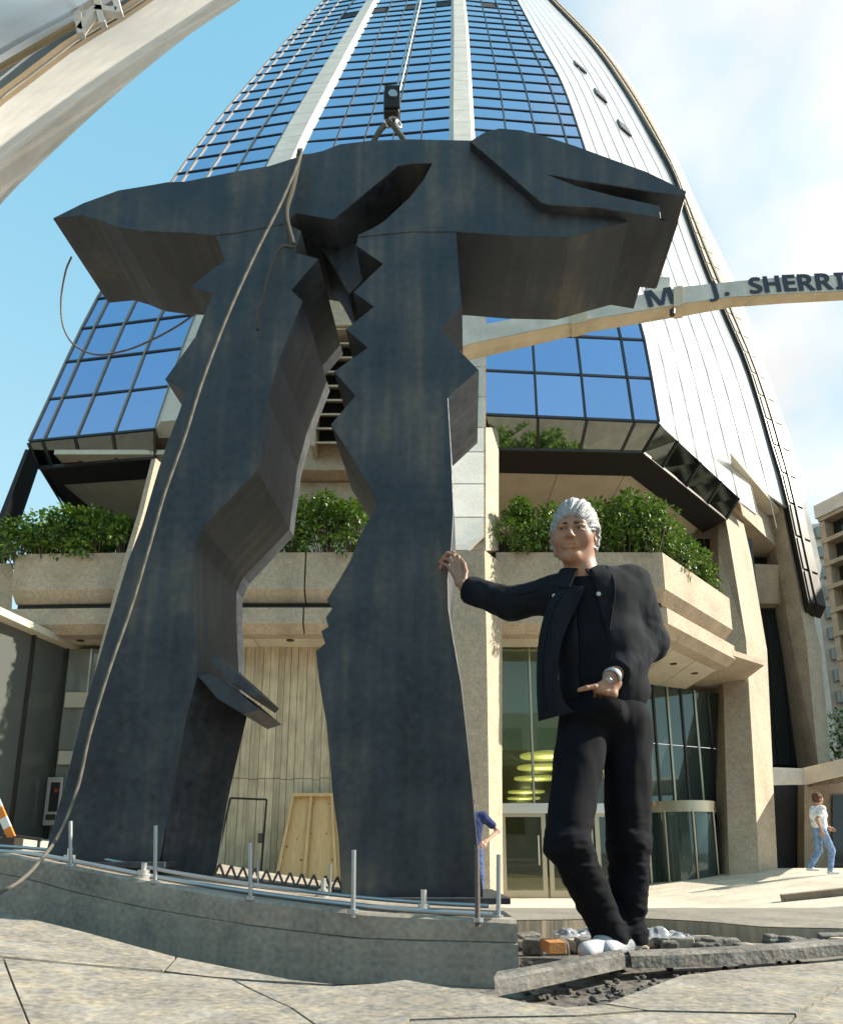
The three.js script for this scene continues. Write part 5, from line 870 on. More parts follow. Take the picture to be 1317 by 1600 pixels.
function hairGeo(m, s, cell, len = 0.07, seedz = 1) {
  const B = (x, y, z) => V(x, y, z);
  const base = ell(B(0, 0.034, -0.016), B(0.090, 0.108, 0.108)), side = ell(B(0, -0.01, -0.03), B(0.094, len + 0.03, 0.085));
  const face = ell(B(0, -0.045, 0.115), B(0.075, 0.102, 0.083)), low = ell(B(0, -0.16, 0.05), B(0.12, 0.11, 0.10));
  const earR = ell(B(0.09, -0.02, 0.005), B(0.03, 0.035, 0.026)), earL = ell(B(-0.09, -0.02, 0.005), B(0.03, 0.035, 0.026));
  const f = (x, y, z) => { let d = smin(base(x, y, z), side(x, y, z), 0.03); if (Math.abs(d) < 0.03) { const a = Math.atan2(x, y + 0.02); d -= 0.007 * pn.noise(a * 6 + seedz, z * 9, y * 8 + seedz) + 0.006 * pn.noise(a * 9 + 5 * z + 3 * y, z * 9, seedz + y * 9) + 0.005 * pn.noise(a * 26 + 4 * z, z * 18, seedz + y * 15) + 0.003 * pn.noise(a * 48 + 9 * z, z * 22, seedz + y * 20); } d = smax(d, -face(x, y, z), 0.012); d = smax(d, -low(x, y, z), 0.02); d = smax(d, -earR(x, y, z), 0.008); d = smax(d, -earL(x, y, z), 0.008); return d; };
  const g = nets(f, V(-0.125, -0.15, -0.15), V(0.125, 0.17, 0.125), cell); g.scale(s, s, s); g.applyMatrix4(m); return g;
}
// hand from explicit finger joints (world points)
function handGeo(palm, fingers, cell, wristPts) {
  const L = []; for (let i = 0; i < palm.length; i++) for (let j = i + 1; j < palm.length; j++) L.push([cap(palm[i][0], palm[j][0], palm[i][1], palm[j][1]), 0.012]);
  L.push([cap(wristPts[0], wristPts[1], wristPts[2], wristPts[3]), 0.02]);
  const fs = fingers.map(({ j, r }) => { const c = []; for (let i = 0; i < j.length - 1; i++) c.push(cap(j[i], j[i + 1], r * (1 - 0.09 * i), r * (1 - 0.09 * (i + 1)))); return joinK(c, 0.005); });
  const f = (x, y, z) => { let d = L[0][0](x, y, z); for (let i = 1; i < L.length; i++) d = smin(d, L[i][0](x, y, z), L[i][1]); let q = 1e9; for (const g of fs) q = Math.min(q, g(x, y, z)); return smin(d, q, 0.008); };
  const pts = [...palm.map(p => p[0]), ...fingers.flatMap(q => q.j), wristPts[0], wristPts[1]]; const [lo, hi] = bounds(pts, 0.045); return nets(f, lo, hi, cell);
}
// a generic hand built along a direction: w wrist, d pointing dir, n back-of-hand normal, side = +1 if the thumb is on the s side
function simpleHand(w, d, n, thumb, size, curl, cell) {
  d = d.clone().normalize(); const s = new THREE.Vector3().crossVectors(d, n).normalize().multiplyScalar(thumb); n = n.clone().normalize(); const q = (a, b, c) => w.clone().addScaledVector(d, a * size).addScaledVector(s, b * size).addScaledVector(n, c * size);
  const palm = [[q(0.02, 0.018, 0), 0.016 * size], [q(0.02, -0.018, 0), 0.016 * size], [q(0.085, 0.030, 0), 0.013 * size], [q(0.08, -0.030, 0), 0.012 * size]];
  const fg = [[0.030, 0.092, 0.072], [0.010, 0.096, 0.080], [-0.011, 0.092, 0.074], [-0.031, 0.084, 0.058]].map(([b, a, len]) => { const j = [q(a, b, 0.002)]; let ang = curl * 0.5, pa = a, pc = 0.002; for (const k of [0.46, 0.31, 0.23]) { pa += Math.cos(ang) * len * k; pc -= Math.sin(ang) * len * k; j.push(q(pa, b * 1.1, pc)); ang += curl; } return { j, r: 0.0088 * size }; });
  fg.push({ j: [q(0.02, 0.028, -0.006), q(0.052, 0.052, -0.014), q(0.078, 0.058, -0.02), q(0.098, 0.056, -0.026)], r: 0.0105 * size });
  return handGeo(palm, fg, cell, [w.clone().addScaledVector(d, -0.05 * size), w, 0.026 * size, 0.024 * size]);
}
const skinMat = (c, sd) => { const f = (u, v) => fbm(u * 8, v * 8, sd, 4); return new THREE.MeshPhysicalMaterial({ map: tex(256, (u, v) => { const k = 1 + 0.22 * f(u, v), r = f(u + 3, v); return S3([c[0] * k * (1 + 0.1 * r), c[1] * k, c[2] * k]); }, true, 0.3), roughness: 0.52, sheen: 0.2 }); };
const clothMat = (c, sd, rough = 0.92) => { const f = (u, v) => fbm(u * 5, v * 5, sd, 4); const weave = (u, v) => 0.5 + 0.25 * Math.sin((u + v) * 900) + 0.25 * pn.noise(u * 300, v * 300, sd); return new THREE.MeshPhysicalMaterial({ map: tex(512, (u, v) => { const k = 1 + 0.7 * f(u, v) + 0.35 * (weave(u, v) - 0.5); return S3([c[0] * k, c[1] * k, c[2] * k]); }, true, 0.5), roughness: rough, specularIntensity: 0.35, sheen: 0.2, sheenRoughness: 0.6, sheenColor: col(c[0] * 1.6, c[1] * 1.6, c[2] * 1.6) }); };
const fold = (amp, fx, fy, fz, sd) => (x, y, z) => amp * (pn.noise(x * fx + sd, y * fy, z * fz) + 0.5 * pn.noise(x * fx * 2.3 + sd, y * fy * 2.1, z * fz * 2.2 + 5));

// ---- the man with grey hair, leaning on the right leg of the sculpture
{
  const D = 2.7, man = thing('person', 'grey haired person in black denim jacket and black trousers, hand on the sculpture', 'person', at(965, 1498, D).toArray());
  const J = {
    neck: at(905, 892, 2.70), chest: at(932, 955, 2.72), waist: at(945, 1080, 2.72), pelvis: at(945, 1120, 2.72),
    shR: at(868, 928, 2.74), elR: at(798, 944, 2.86), wrR: at(731, 921, 2.985), shL: at(984, 916, 2.74), elL: at(1014, 1004, 2.74), wrL: at(958, 1056, 2.55),
    hipR: at(912, 1130, 2.70), knR: at(886, 1318, 2.56), anR: at(952, 1456, 2.70), hipL: at(978, 1130, 2.74), knL: at(982, 1315, 2.70), anL: at(980, 1456, 2.74),
  };
  const skin = skinMat([0.34, 0.172, 0.105], 81), denim = clothMat([0.0105, 0.0125, 0.0165], 82), trouser = clothMat([0.0052, 0.0056, 0.0080], 83), shirtM = clothMat([0.006, 0.007, 0.0105], 84);
  const hm = frameOf(at(896, 835, 2.66), -0.34, 0.22, -0.10), HS = 1.10;
  // body: neck, trunk, arms and legs in one skin, mostly under the clothes
  const bodyF = joinK([cap(J.neck.clone().add(V(0, -0.02, 0)), J.chest, 0.06, 0.085), cap(J.chest, J.waist, 0.085, 0.085), cap(J.waist, J.pelvis, 0.085, 0.085), cap(J.chest, J.shR, 0.07, 0.05), cap(J.chest, J.shL, 0.07, 0.05), cap(J.shR, J.elR, 0.05, 0.04), cap(J.elR, J.wrR, 0.04, 0.028), cap(J.shL, J.elL, 0.05, 0.04), cap(J.elL, J.wrL, 0.04, 0.028), cap(J.hipR, J.knR, 0.065, 0.045), cap(J.knR, J.anR, 0.045, 0.033), cap(J.hipL, J.knL, 0.065, 0.045), cap(J.knL, J.anL, 0.045, 0.033)], 0.03);
  const [lo, hi] = bounds(Object.values(J), 0.16);
  const parts = [nets(bodyF, lo, hi, 0.012), headGeo(hm, HS, 0.0034, J.neck.clone().add(V(0.01, -0.03, 0.0)))];
  // right hand: palm heel against the edge of the bronze leg, fingers over its face
  {
    const q = (x, y, d) => at(x, y, d), DF = DS - 0.016;
    const palm = [[q(727, 913, 3.02), 0.017], [q(717, 911, 3.03), 0.016], [q(717, 884, 3.08), 0.013], [q(705, 889, 3.085), 0.0125]];
    const fg = [{ j: [q(718, 883, 3.08), q(716, 870, 3.09), q(708, 863, 3.115), q(700, 866, DF)], r: 0.0098 }, { j: [q(713, 882, 3.085), q(709, 868, 3.095), q(699, 864, 3.12), q(692, 871, DF)], r: 0.0102 }, { j: [q(709, 886, 3.085), q(702, 874, 3.1), q(693, 872, 3.125), q(687, 879, DF)], r: 0.0098 }, { j: [q(705, 891, 3.085), q(698, 883, 3.1), q(691, 881, 3.125), q(687, 887, DF)], r: 0.0088 }, { j: [q(726, 905, 3.02), q(728, 893, 3.03), q(725, 881, 3.06), q(720, 874, 3.085)], r: 0.0112 }];
    parts.push(handGeo(palm, fg, 0.003, [J.wrR.clone().lerp(J.elR, 0.3), q(725, 917, 3.0), 0.030, 0.027]));
  }
  // left hand: thumb out, fingers sunk in the trouser pocket
  {
    const q = (x, y, d) => at(x, y, d);
    const palm = [[q(952, 1060, 2.55), 0.019], [q(962, 1068, 2.56), 0.018], [q(935, 1077, 2.535), 0.015], [q(957, 1085, 2.55), 0.015]];
    const fg = [{ j: [q(932, 1079, 2.537), q(930, 1092, 2.59), q(928, 1110, 2.63), q(927, 1120, 2.64)], r: 0.0100 }, { j: [q(939, 1082, 2.537), q(938, 1094, 2.59), q(935, 1114, 2.63), q(934, 1124, 2.64)], r: 0.0104 }, { j: [q(947, 1085, 2.542), q(946, 1095, 2.59), q(945, 1116, 2.63), q(944, 1126, 2.64)], r: 0.0100 }, { j: [q(956, 1086, 2.55), q(955, 1095, 2.595), q(953, 1112, 2.63), q(952, 1120, 2.64)], r: 0.0090 }, { j: [q(942, 1068, 2.54), q(929, 1073, 2.518), q(916, 1075, 2.512), q(905, 1078, 2.52)], r: 0.0118 }];
    parts.push(handGeo(palm, fg, 0.003, [J.wrL.clone().lerp(J.elL, 0.25), q(955, 1057, 2.55), 0.031, 0.028]));
  }
  const body = mesh('body', merge(parts), skin, man);
  // eyes, brows
  const onHead = (g) => { g.scale(HS, HS, HS); g.applyMatrix4(hm); return g; };
  for (const s of [-1, 1]) { const e = mesh('eye', onHead(new THREE.SphereGeometry(0.0112, 16, 12).translate(s * 0.032, 0.003, 0.0775)), plain([0.26, 0.235, 0.21], 0.3), body); mesh('iris', onHead(new THREE.SphereGeometry(0.0062, 12, 10).translate(s * 0.032 - 0.001, 0.002, 0.0840)), plain([0.03, 0.022, 0.015], 0.25), e);
    mesh('eyebrow', onHead(nets((x, y, z) => cap(V(s * 0.016, 0.0215, 0.087), V(s * 0.048, 0.0215, 0.074), 0.0056, 0.0042)(x, y, z) + 0.002 * pn.noise(x * 300, y * 300, z * 300), V(s > 0 ? 0 : -0.06, 0.01, 0.055), V(s > 0 ? 0.06 : 0, 0.04, 0.1), 0.0022)), plain([0.05, 0.043, 0.04], 0.9), body); }
  const hairM = (() => { const f = (u, v) => fbm(u * 60, v * 9, 3, 4); return new THREE.MeshPhysicalMaterial({ map: tex(512, (u, v) => { const k = 1 + 0.6 * f(u, v); return S3([0.33 * k, 0.325 * k, 0.325 * k]); }, true, 0.25), roughness: 0.6, bumpMap: tex(512, (u, v) => gray(0.5 + f(u, v)), false, 0.25), bumpScale: 0.004, sheen: 0.4, sheenColor: col(0.5, 0.5, 0.52) }); })();
  mesh('hair', hairGeo(hm, HS, 0.0035, 0.072, 4), hairM, body);
  // shirt under the open jacket
  const fS = fold(0.004, 12, 6, 12, 3);
  const shirtF = (() => { const b = joinK([ell(J.chest.clone().add(V(-0.012, -0.02, 0.015)), V(0.145, 0.20, 0.105)), ell(J.chest.clone().lerp(J.waist, 0.62).add(V(-0.018, 0, 0.028)), V(0.150, 0.20, 0.122)), ell(J.waist.clone().add(V(-0.01, 0.02, 0.02)), V(0.148, 0.1, 0.115)), cap(J.neck.clone().add(V(0, -0.045, 0.0)), J.chest, 0.065, 0.09)], 0.06); return (x, y, z) => { let d = b(x, y, z); if (Math.abs(d) < 0.03) d += fS(x, y, z); return smax(d, y - (J.neck.y - 0.035 + 0.25 * (z - J.neck.z < 0 ? 0 : -(z - J.neck.z))), 0.01); }; })();
  const shirt = mesh('shirt', nets(shirtF, J.chest.clone().add(V(-0.26, -0.62, -0.2)), J.chest.clone().add(V(0.26, 0.3, 0.25)), 0.008), shirtM, man);
  const btn = (p, r, m, parent) => mesh('button', new THREE.SphereGeometry(r, 12, 8).scale(1, 1, 0.45).translate(p.x, p.y, p.z), m, parent);
  const onF = (f, px, py, D0) => { let d = D0; for (let i = 0; i < 400; i++) { const p = at(px, py, d); const v = f(p.x, p.y, p.z); if (v < 0.001) return p; d += Math.max(0.001, v * 0.4); } return at(px, py, D0 + 0.3); };
  // jacket: back, sides, sleeves, cut open down the front
  const fJ = fold(0.007, 8, 7, 8, 21), fA = fold(0.0065, 15, 13, 14, 31);
  const trunk = joinK([ell(J.chest.clone().add(V(0.008, 0.035, -0.005)), V(0.205, 0.165, 0.150)), ell(J.chest.clone().lerp(J.waist, 0.5).add(V(0.0, 0, 0.0)), V(0.200, 0.23, 0.158)), ell(J.waist.clone().add(V(-0.006, -0.0, 0.0)), V(0.188, 0.125, 0.150)), cap(J.shR.clone().add(V(0.03, -0.02, 0)), J.shL.clone().add(V(-0.02, -0.02, 0)), 0.085, 0.095)], 0.05);
  const arms = joinK([cap(J.shR, J.elR, 0.084, 0.072), cap(J.elR, J.wrR.clone().lerp(J.elR, 0.08), 0.070, 0.066), cap(J.shL, J.elL, 0.090, 0.078), cap(J.elL, J.wrL.clone().lerp(J.elL, 0.12), 0.076, 0.052)], 0.035);
  const cuffR = J.wrR.clone().lerp(J.elR, 0.02), cuffL = J.wrL.clone().lerp(J.elL, 0.10), dR = J.wrR.clone().sub(J.elR).normalize(), dL = J.wrL.clone().sub(J.elL).normalize();
  const hemY = J.waist.y - 0.075;
  const jacketF = (x, y, z) => {
    let d = trunk(x, y, z), a = arms(x, y, z);
    if (Math.abs(d) < 0.04) d += fJ(x, y, z); if (Math.abs(a) < 0.04) a += fA(x, y, z);
    let t = d;
    t = smax(t, hemY - 0.02 - 0.16 * (J.waist.x - x) - y, 0.012);
    // front opening: a wedge between the two fronts, deeper than the shirt
    const u = (J.neck.y - y) / (J.neck.y - hemY), cx = lerp(J.neck.x - 0.012, J.waist.x - 0.055, clamp(u, 0, 1)), half = lerp(0.030, 0.072, clamp(u, 0, 1));
    t = smax(t, -Math.max(Math.abs(x - cx) - half, (J.chest.z + 0.02) - z), 0.012);
    a = smax(a, (x - cuffR.x) * dR.x + (y - cuffR.y) * dR.y + (z - cuffR.z) * dR.z - ((x < J.shR.x - 0.1) ? 0 : 9), 0.006);
    if (Math.hypot(x - cuffL.x, y - cuffL.y, z - cuffL.z) < 0.16) a = smax(a, (x - cuffL.x) * dL.x + (y - cuffL.y) * dL.y + (z - cuffL.z) * dL.z, 0.006);
    d = smin(t, a, 0.04);
    return smax(d, -cap(J.neck.clone().add(V(0, 0.14, 0)), J.neck.clone().add(V(0, -0.02, 0)), 0.072, 0.07)(x, y, z), 0.01);
  };
  const [jl, jh] = bounds([J.shR, J.shL, J.elR, J.wrR, J.elL, J.wrL, J.neck, J.waist.clone().add(V(-0.18, -0.16, 0)), J.waist.clone().add(V(0.18, -0.16, 0))], 0.15);
  const jacket = mesh('jacket', nets(jacketF, jl, jh, 0.0068), denim, man);
  // the open front hanging free on his right: a curved sheet of cloth with a placket
  { const L = smooth([[880, 915], [858, 940], [846, 975], [840, 1010], [838, 1060], [839, 1100], [841, 1127]]), R2 = smooth([[915, 915], [905, 940], [888, 975], [876, 1010], [872, 1060], [884, 1100], [900, 1114]]);
    const pt = (u, v, o) => { const y0 = lerp(915, 1127, v), y1 = lerp(915, 1112, v), px = lerp(L(y0), R2(y1), u), py = lerp(y0, y1, u); const D1 = 2.615 - 0.05 * Math.sin(u * 2.2 + 0.5) + 0.05 * (1 - u) - 0.012 * Math.sin(v * 9 + u * 5) * v + o; return at(px, py, D1); };
    const f = sheet(14, 30, (u, v) => pt(u, v, 0)), bk = sheet(14, 30, (u, v) => pt(u, v, 0.009)), ed = sheet(1, 30, (u, v) => pt(0, v, 0.009 * u)), ed2 = sheet(14, 1, (u, v) => pt(u, 1, 0.009 * v)), hem = sheet(14, 2, (u, v) => pt(u, lerp(0.93, 1, v), -0.004)), plk = sheet(3, 30, (u, v) => pt(u * 0.28, v, -0.004));
    denim.side = THREE.DoubleSide; mesh('front_panel', [f, bk, ed, ed2], denim, jacket); mesh('placket', plk, denim, jacket); mesh('hem_band', hem, denim, jacket); }
  // collar: a turned-down band round the neck, open at the throat
  const cb = J.neck.clone().add(V(0.002, -0.01, -0.012));
  const collarF = (x, y, z) => { const px = x - cb.x, pz = z - cb.z, fr = pz / 0.09, top = cb.y + 0.028 - 0.034 * fr, r = Math.hypot(px, pz * 0.95); const h = top - y; let d = Math.abs(r - (0.070 + 0.62 * clamp(h, 0, 0.09))) * 0.9 - 0.0065; const inn = Math.abs(r - 0.068) - 0.005; d = Math.min(d, inn); const low = 0.072 + 0.022 * clamp(fr, 0, 1.2); d = smax(d, h - low, 0.006); d = smax(d, -h, 0.006); const gap = 0.012 + 0.55 * clamp(h - 0.01, 0, 0.1); if (pz > 0) d = smax(d, gap - Math.abs(px + 0.012), 0.006); return d; };
  mesh('collar', nets(collarF, cb.clone().add(V(-0.15, -0.15, -0.14)), cb.clone().add(V(0.15, 0.09, 0.17)), 0.005), denim, jacket);
  const patch = (name, ring, m, parent, off = 0.006) => { const top = ring.map(([x, y]) => { const p = onF(jacketF, x, y, 2.35); return p.add(V(0, 0, off)); }); const c = top.reduce((a, p) => a.add(p), V(0, 0, 0)).multiplyScalar(1 / top.length); const cc = onF(jacketF, ring.reduce((a, r) => a + r[0], 0) / ring.length, ring.reduce((a, r) => a + r[1], 0) / ring.length, 2.35).add(V(0, 0, off)); const q = top.map((p, i) => slab([cc, p, top[(i + 1) % top.length]], V(0, 0, -0.007))); return mesh(name, q, m, parent); };
  patch('pocket_flap', [[902, 920], [920, 914], [955, 916], [954, 932], [930, 941], [902, 936]].reverse(), denim, jacket, 0.012);
  patch('pocket', [[903, 938], [930, 943], [953, 935], [950, 972], [927, 979], [906, 972]].reverse(), denim, jacket, 0.007);
  const stud = plain([0.45, 0.44, 0.40], 0.35, 0.8), dull = plain([0.16, 0.17, 0.17], 0.5, 0.4);
  for (const [x, y] of [[935, 928], [866, 931], [855, 959], [852, 988]]) btn(onF(jacketF, x, y, 2.35), 0.0105, stud, jacket);
  for (const [x, y] of [[884, 953], [877, 985], [871, 1020]]) btn(onF(shirtF, x, y, 2.35), 0.0065, dull, shirt);
  // raised seams: shoulder, sleeve and side
  const seam = (pts, parent = jacket) => mesh('seam', tube(pts.map(([x, y]) => onF(jacketF, x, y, 2.3).add(V(0, 0, 0.001))), 0.0028, 30, 6), denim, parent);
  seam([[948, 885], [958, 905], [960, 930], [956, 955], [952, 985]]); seam([[908, 985], [915, 1020], [924, 1050]]); seam([[885, 925], [873, 940], [868, 962]]); seam([[866, 915], [840, 922], [800, 930], [765, 928]]);
  // watch on the left wrist
  { const c = at(948, 1065, 2.525), w = group('wrist_watch', man); const ax = J.wrL.clone().sub(J.elL).normalize(); const band = new THREE.TorusGeometry(0.033, 0.006, 8, 24); band.scale(1, 1, 2.2); band.applyQuaternion(new THREE.Quaternion().setFromUnitVectors(V(0, 0, 1), ax)); const wc = at(956, 1057, 2.55); band.translate(wc.x, wc.y, wc.z); mesh('strap', band, M.steel, w); const nrm = c.clone().sub(wc).normalize(); const wd = rod(wc.clone().addScaledVector(nrm, 0.028), wc.clone().addScaledVector(nrm, 0.041), 0.0185, 20); mesh('watch_case', wd, M.steel, w); mesh('dial', rod(wc.clone().addScaledVector(nrm, 0.0405), wc.clone().addScaledVector(nrm, 0.042), 0.0145, 20), plain([0.5, 0.5, 0.48], 0.3), w); }
  // trousers
  const fT = fold(0.006, 11, 5, 11, 41), kneeF = fold(0.010, 9, 26, 9, 47);
  const hemR = J.anR.clone().add(V(0, -0.035, 0)), hemL = J.anL.clone().add(V(0, -0.035, 0));
  const trF = joinK([ell(J.pelvis.clone().add(V(0, 0.035, 0)), V(0.158, 0.15, 0.135)), cap(J.hipR, J.knR, 0.105, 0.082), cap(J.knR, J.anR, 0.082, 0.066), cap(J.hipL, J.knL, 0.105, 0.082), cap(J.knL, J.anL, 0.082, 0.066), cap(J.anR, hemR, 0.064, 0.068), cap(J.anL, hemL, 0.064, 0.066), cap(at(924, 1114, 2.606), at(958, 1113, 2.61), 0.048, 0.048)], 0.026);
  const trouF = (x, y, z) => { let d = trF(x, y, z); if (Math.abs(d) < 0.035) { const kk = Math.exp(-(((y - J.knR.y + 0.05) / 0.13) ** 2)) + Math.exp(-(((y - hemR.y - 0.07) / 0.08) ** 2)); d += fT(x, y, z) + kk * kneeF(x, y, z); } d = smax(d, y - (J.waist.y + 0.05), 0.01); return smax(d, hemR.y - 0.015 - y, 0.008); };
  const [tl, th] = bounds([J.hipR, J.hipL, J.knR, J.knL, hemR, hemL, J.waist], 0.16);
  const trousers = mesh('trousers', nets(trouF, tl, th, 0.0075), trouser, man);
  { const f = o => sheet(12, 8, (u, v) => at(lerp(919, 969, u) + 3 * v, lerp(1089 + 3 * u, 1126, v), 2.512 + 0.075 * v * v + 0.03 * (2 * u - 1) ** 2 + o)); trouser.side = THREE.DoubleSide; mesh('pocket', [f(0), f(0.006)], trouser, trousers); }
  btn(onF(trouF, 895, 1090, 2.3), 0.011, stud, trousers);
  // belt
  { const ring = new THREE.TorusGeometry(1, 0.5, 8, 40); const p = ring.attributes.position; for (let i = 0; i < p.count; i++) { const x = p.getX(i), y = p.getY(i), z = p.getZ(i), a = Math.atan2(y, x), r = Math.hypot(x, y) - 1; p.setXYZ(i, J.waist.x + Math.cos(a) * (0.152 + r * 0.012), J.waist.y + 0.015 + z * 0.036, J.waist.z + Math.sin(a) * (0.128 + r * 0.012)); } ring.computeVertexNormals(); mesh('belt', ring, plain([0.012, 0.01, 0.009], 0.45), man); }
  // shoes: pale trainers dusted with plaster, toes to the left
  const shoeM = stoneMat([0.40, 0.40, 0.415], { grain: 0.1, patch: 0.3, metres: 0.3, bump: 0.001, seedz: 91, rough: 0.7, warm: [1, 1, 1] });
  for (const [an, toe, y0] of [[J.anR, at(917, 1488, 2.58), 0], [J.anL, at(950, 1490, 2.62), 0]]) {
    const h = V(an.x + 0.03, hAt(1488, 2.64), an.z - 0.02), t = toe.clone(); t.y = h.y; const sole = t.y - 0.018;
    const f0 = joinK([cap(h.clone().add(V(0, 0.028, 0)), t.clone().add(V(0, 0.012, 0)), 0.040, 0.034), cap(an.clone().add(V(0, -0.01, 0)), h.clone().lerp(t, 0.35).add(V(0, 0.035, 0)), 0.045, 0.042)], 0.03);
    const f = (x, y, z) => smax(f0(x, y, z) + 0.001 * pn.noise(x * 30, y * 30, z * 30), sole - y, 0.006);
    const [a, b] = bounds([h, t, an], 0.07); const sh = mesh('shoe', nets(f, a, b, 0.005), shoeM, man);
    const so = (x, y, z) => Math.max(cap(h.clone().setY(sole), t.clone().setY(sole), 0.041, 0.037)(x, sole, z), Math.abs(y - sole + 0.004) - 0.011); mesh('sole', nets(so, a.clone().setY(sole - 0.03), b.clone().setY(sole + 0.03), 0.005), plain([0.35, 0.35, 0.36], 0.8), sh);
  }
}
// ---- two figures further off
function figure(t, J, opt) {
  const skin = skinMat(opt.skin, opt.sd), hm = frameOf(J.head, opt.yaw, opt.pitch ?? 0, 0);
  const limbs = [[J.shR, J.elR, 0.045, 0.036], [J.elR, J.wrR, 0.036, 0.026], [J.shL, J.elL, 0.045, 0.036], [J.elL, J.wrL, 0.036, 0.026]];
  const bodyF = joinK([cap(J.neck, J.chest, 0.055, 0.11), cap(J.chest, J.pelvis, 0.11, 0.11), cap(J.shR, J.shL, 0.05), ...limbs.map(l => cap(...l)), cap(J.hipR, J.knR, 0.07, 0.048), cap(J.knR, J.anR, 0.048, 0.034), cap(J.hipL, J.knL, 0.07, 0.048), cap(J.knL, J.anL, 0.048, 0.034)], 0.03);
  const [lo, hi] = bounds(Object.values(J), 0.13);
  const hand = (w, e, n, th) => simpleHand(w, w.clone().sub(e), n, th, 1, 0.45, 0.0065);
  const parts = [nets(bodyF, lo, hi, 0.014), headGeo(hm, 1, 0.007, J.neck), hand(J.wrR, J.elR, opt.nR, 1), hand(J.wrL, J.elL, opt.nL, -1)];
  const body = mesh('body', merge(parts), skin, t);
  mesh('hair', hairGeo(hm, 1, 0.007, opt.hairLen ?? 0.05, 2), plain(opt.hair, 0.8), body);
  const f1 = fold(0.010, 13, 11, 13, opt.sd + 1), sl = opt.sleeve;
  const sF = joinK([ell(J.chest, V(0.19, 0.2, 0.13)), ell(J.chest.clone().lerp(J.pelvis, 0.55), V(0.165, 0.24, 0.125)), cap(J.shR, J.shL, 0.07), cap(J.shR, J.shR.clone().lerp(J.elR, sl), 0.068, 0.062), cap(J.shL, J.shL.clone().lerp(J.elL, sl), 0.068, 0.062)], 0.045);
  mesh('shirt', nets((x, y, z) => { let d = sF(x, y, z); if (Math.abs(d) < 0.03) d += f1(x, y, z); return smax(smax(d, J.pelvis.y - 0.04 - y, 0.01), -cap(J.neck, J.neck.clone().add(V(0, 0.2, 0)), 0.062)(x, y, z), 0.01); }, lo, hi, 0.011), clothMat(opt.shirt, opt.sd + 2), t);
  const tF = joinK([ell(J.pelvis, V(0.152, 0.13, 0.12)), cap(J.hipR, J.knR, 0.094, 0.07), cap(J.knR, J.anR, 0.07, 0.055), cap(J.hipL, J.knL, 0.094, 0.07), cap(J.knL, J.anL, 0.07, 0.055)], 0.025);
  mesh('trousers', nets((x, y, z) => { let d = tF(x, y, z); if (Math.abs(d) < 0.03) d += f1(x, y, z); return smax(d, y - J.pelvis.y - 0.08, 0.01); }, lo, hi, 0.011), clothMat(opt.trousers, opt.sd + 3), t);
  for (const [an, dir] of [[J.anR, opt.dir], [J.anL, opt.dir]]) { const toe = an.clone().addScaledVector(dir, 0.17).add(V(0, -0.055, 0)); const heel = an.clone().addScaledVector(dir, -0.04).add(V(0, -0.05, 0)); const f = joinK([cap(heel, toe, 0.04, 0.034), cap(an, heel.clone().lerp(toe, 0.4), 0.045, 0.04)], 0.02); const [a, b] = bounds([heel, toe, an], 0.06); mesh('shoe', nets((x, y, z) => smax(f(x, y, z), an.y - 0.085 - y, 0.006), a, b, 0.008), plain(opt.shoe, 0.7), t); }
}
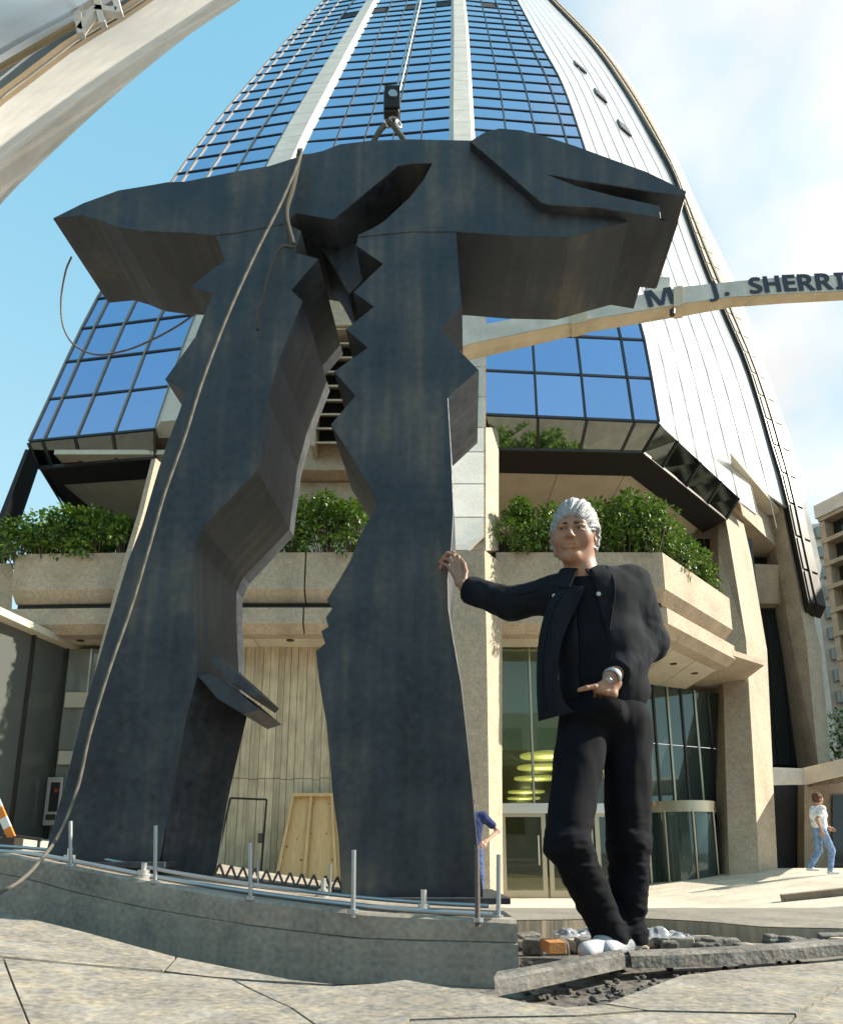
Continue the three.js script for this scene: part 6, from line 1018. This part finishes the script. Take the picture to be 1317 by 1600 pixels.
{
  // worker behind the right leg, hand on hip
  const D = 10.4, x0 = at(735, 1300, D).x, g = ground(x0, D), P = (x, y, z = 0) => V(x0 + x, g + y, -D + z);
  const t = thing('person', 'person in dark blue t-shirt and blue jeans, hand on hip, half behind the bronze leg', 'person', [x0, g, -D]);
  figure(t, { head: P(-0.03, 1.63, 0.02), neck: P(-0.03, 1.47), chest: P(0, 1.27), pelvis: P(0, 0.95), shR: P(-0.17, 1.4), elR: P(-0.3, 1.15, -0.02), wrR: P(-0.24, 0.92, 0.08), shL: P(0.19, 1.4), elL: P(0.43, 1.19, -0.08), wrL: P(0.23, 1.03, 0.08), hipR: P(-0.09, 0.9), knR: P(-0.11, 0.5, 0.02), anR: P(-0.13, 0.09), hipL: P(0.09, 0.9), knL: P(0.12, 0.5, 0.02), anL: P(0.14, 0.09) }, { skin: [0.5, 0.28, 0.19], sd: 101, yaw: -0.5, hair: [0.06, 0.04, 0.03], shirt: [0.03, 0.042, 0.11], trousers: [0.06, 0.10, 0.26], sleeve: 0.6, dir: V(0, 0, 1), shoe: [0.05, 0.045, 0.04], nR: V(-1, 0, 0.3), nL: V(0.5, 0.6, 0.6) });
}
{
  // pedestrian at the right edge, walking to the right
  const D = 15.2, c = at(1290, 1363, D), g = ground(c.x, D), P = (x, y, z = 0) => V(c.x + x, g + y, -D + z);
  const t = thing('person', 'person in a white t-shirt and light blue jeans walking at the right edge', 'person', [c.x, g, -D]);
  figure(t, { head: P(0.02, 1.66), neck: P(-0.01, 1.50), chest: P(-0.02, 1.30), pelvis: P(-0.03, 0.97), shR: P(-0.02, 1.42, 0.18), elR: P(-0.20, 1.18, 0.24), wrR: P(-0.14, 0.94, 0.26), shL: P(-0.02, 1.42, -0.18), elL: P(0.10, 1.16, -0.24), wrL: P(0.28, 1.04, -0.2), hipR: P(-0.02, 0.92, 0.09), knR: P(0.13, 0.52, 0.09), anR: P(0.05, 0.10, 0.08), hipL: P(-0.04, 0.92, -0.09), knL: P(-0.05, 0.5, -0.09), anL: P(-0.30, 0.16, -0.08) }, { skin: [0.42, 0.22, 0.14], sd: 111, yaw: Math.PI / 2, hair: [0.10, 0.045, 0.025], hairLen: 0.08, shirt: [0.72, 0.70, 0.70], trousers: [0.18, 0.27, 0.42], sleeve: 0.55, dir: V(1, 0, 0), shoe: [0.6, 0.58, 0.55], nR: V(0, 0, 1), nL: V(0, 0, -1) });
}
renderer.render(scene, camera);
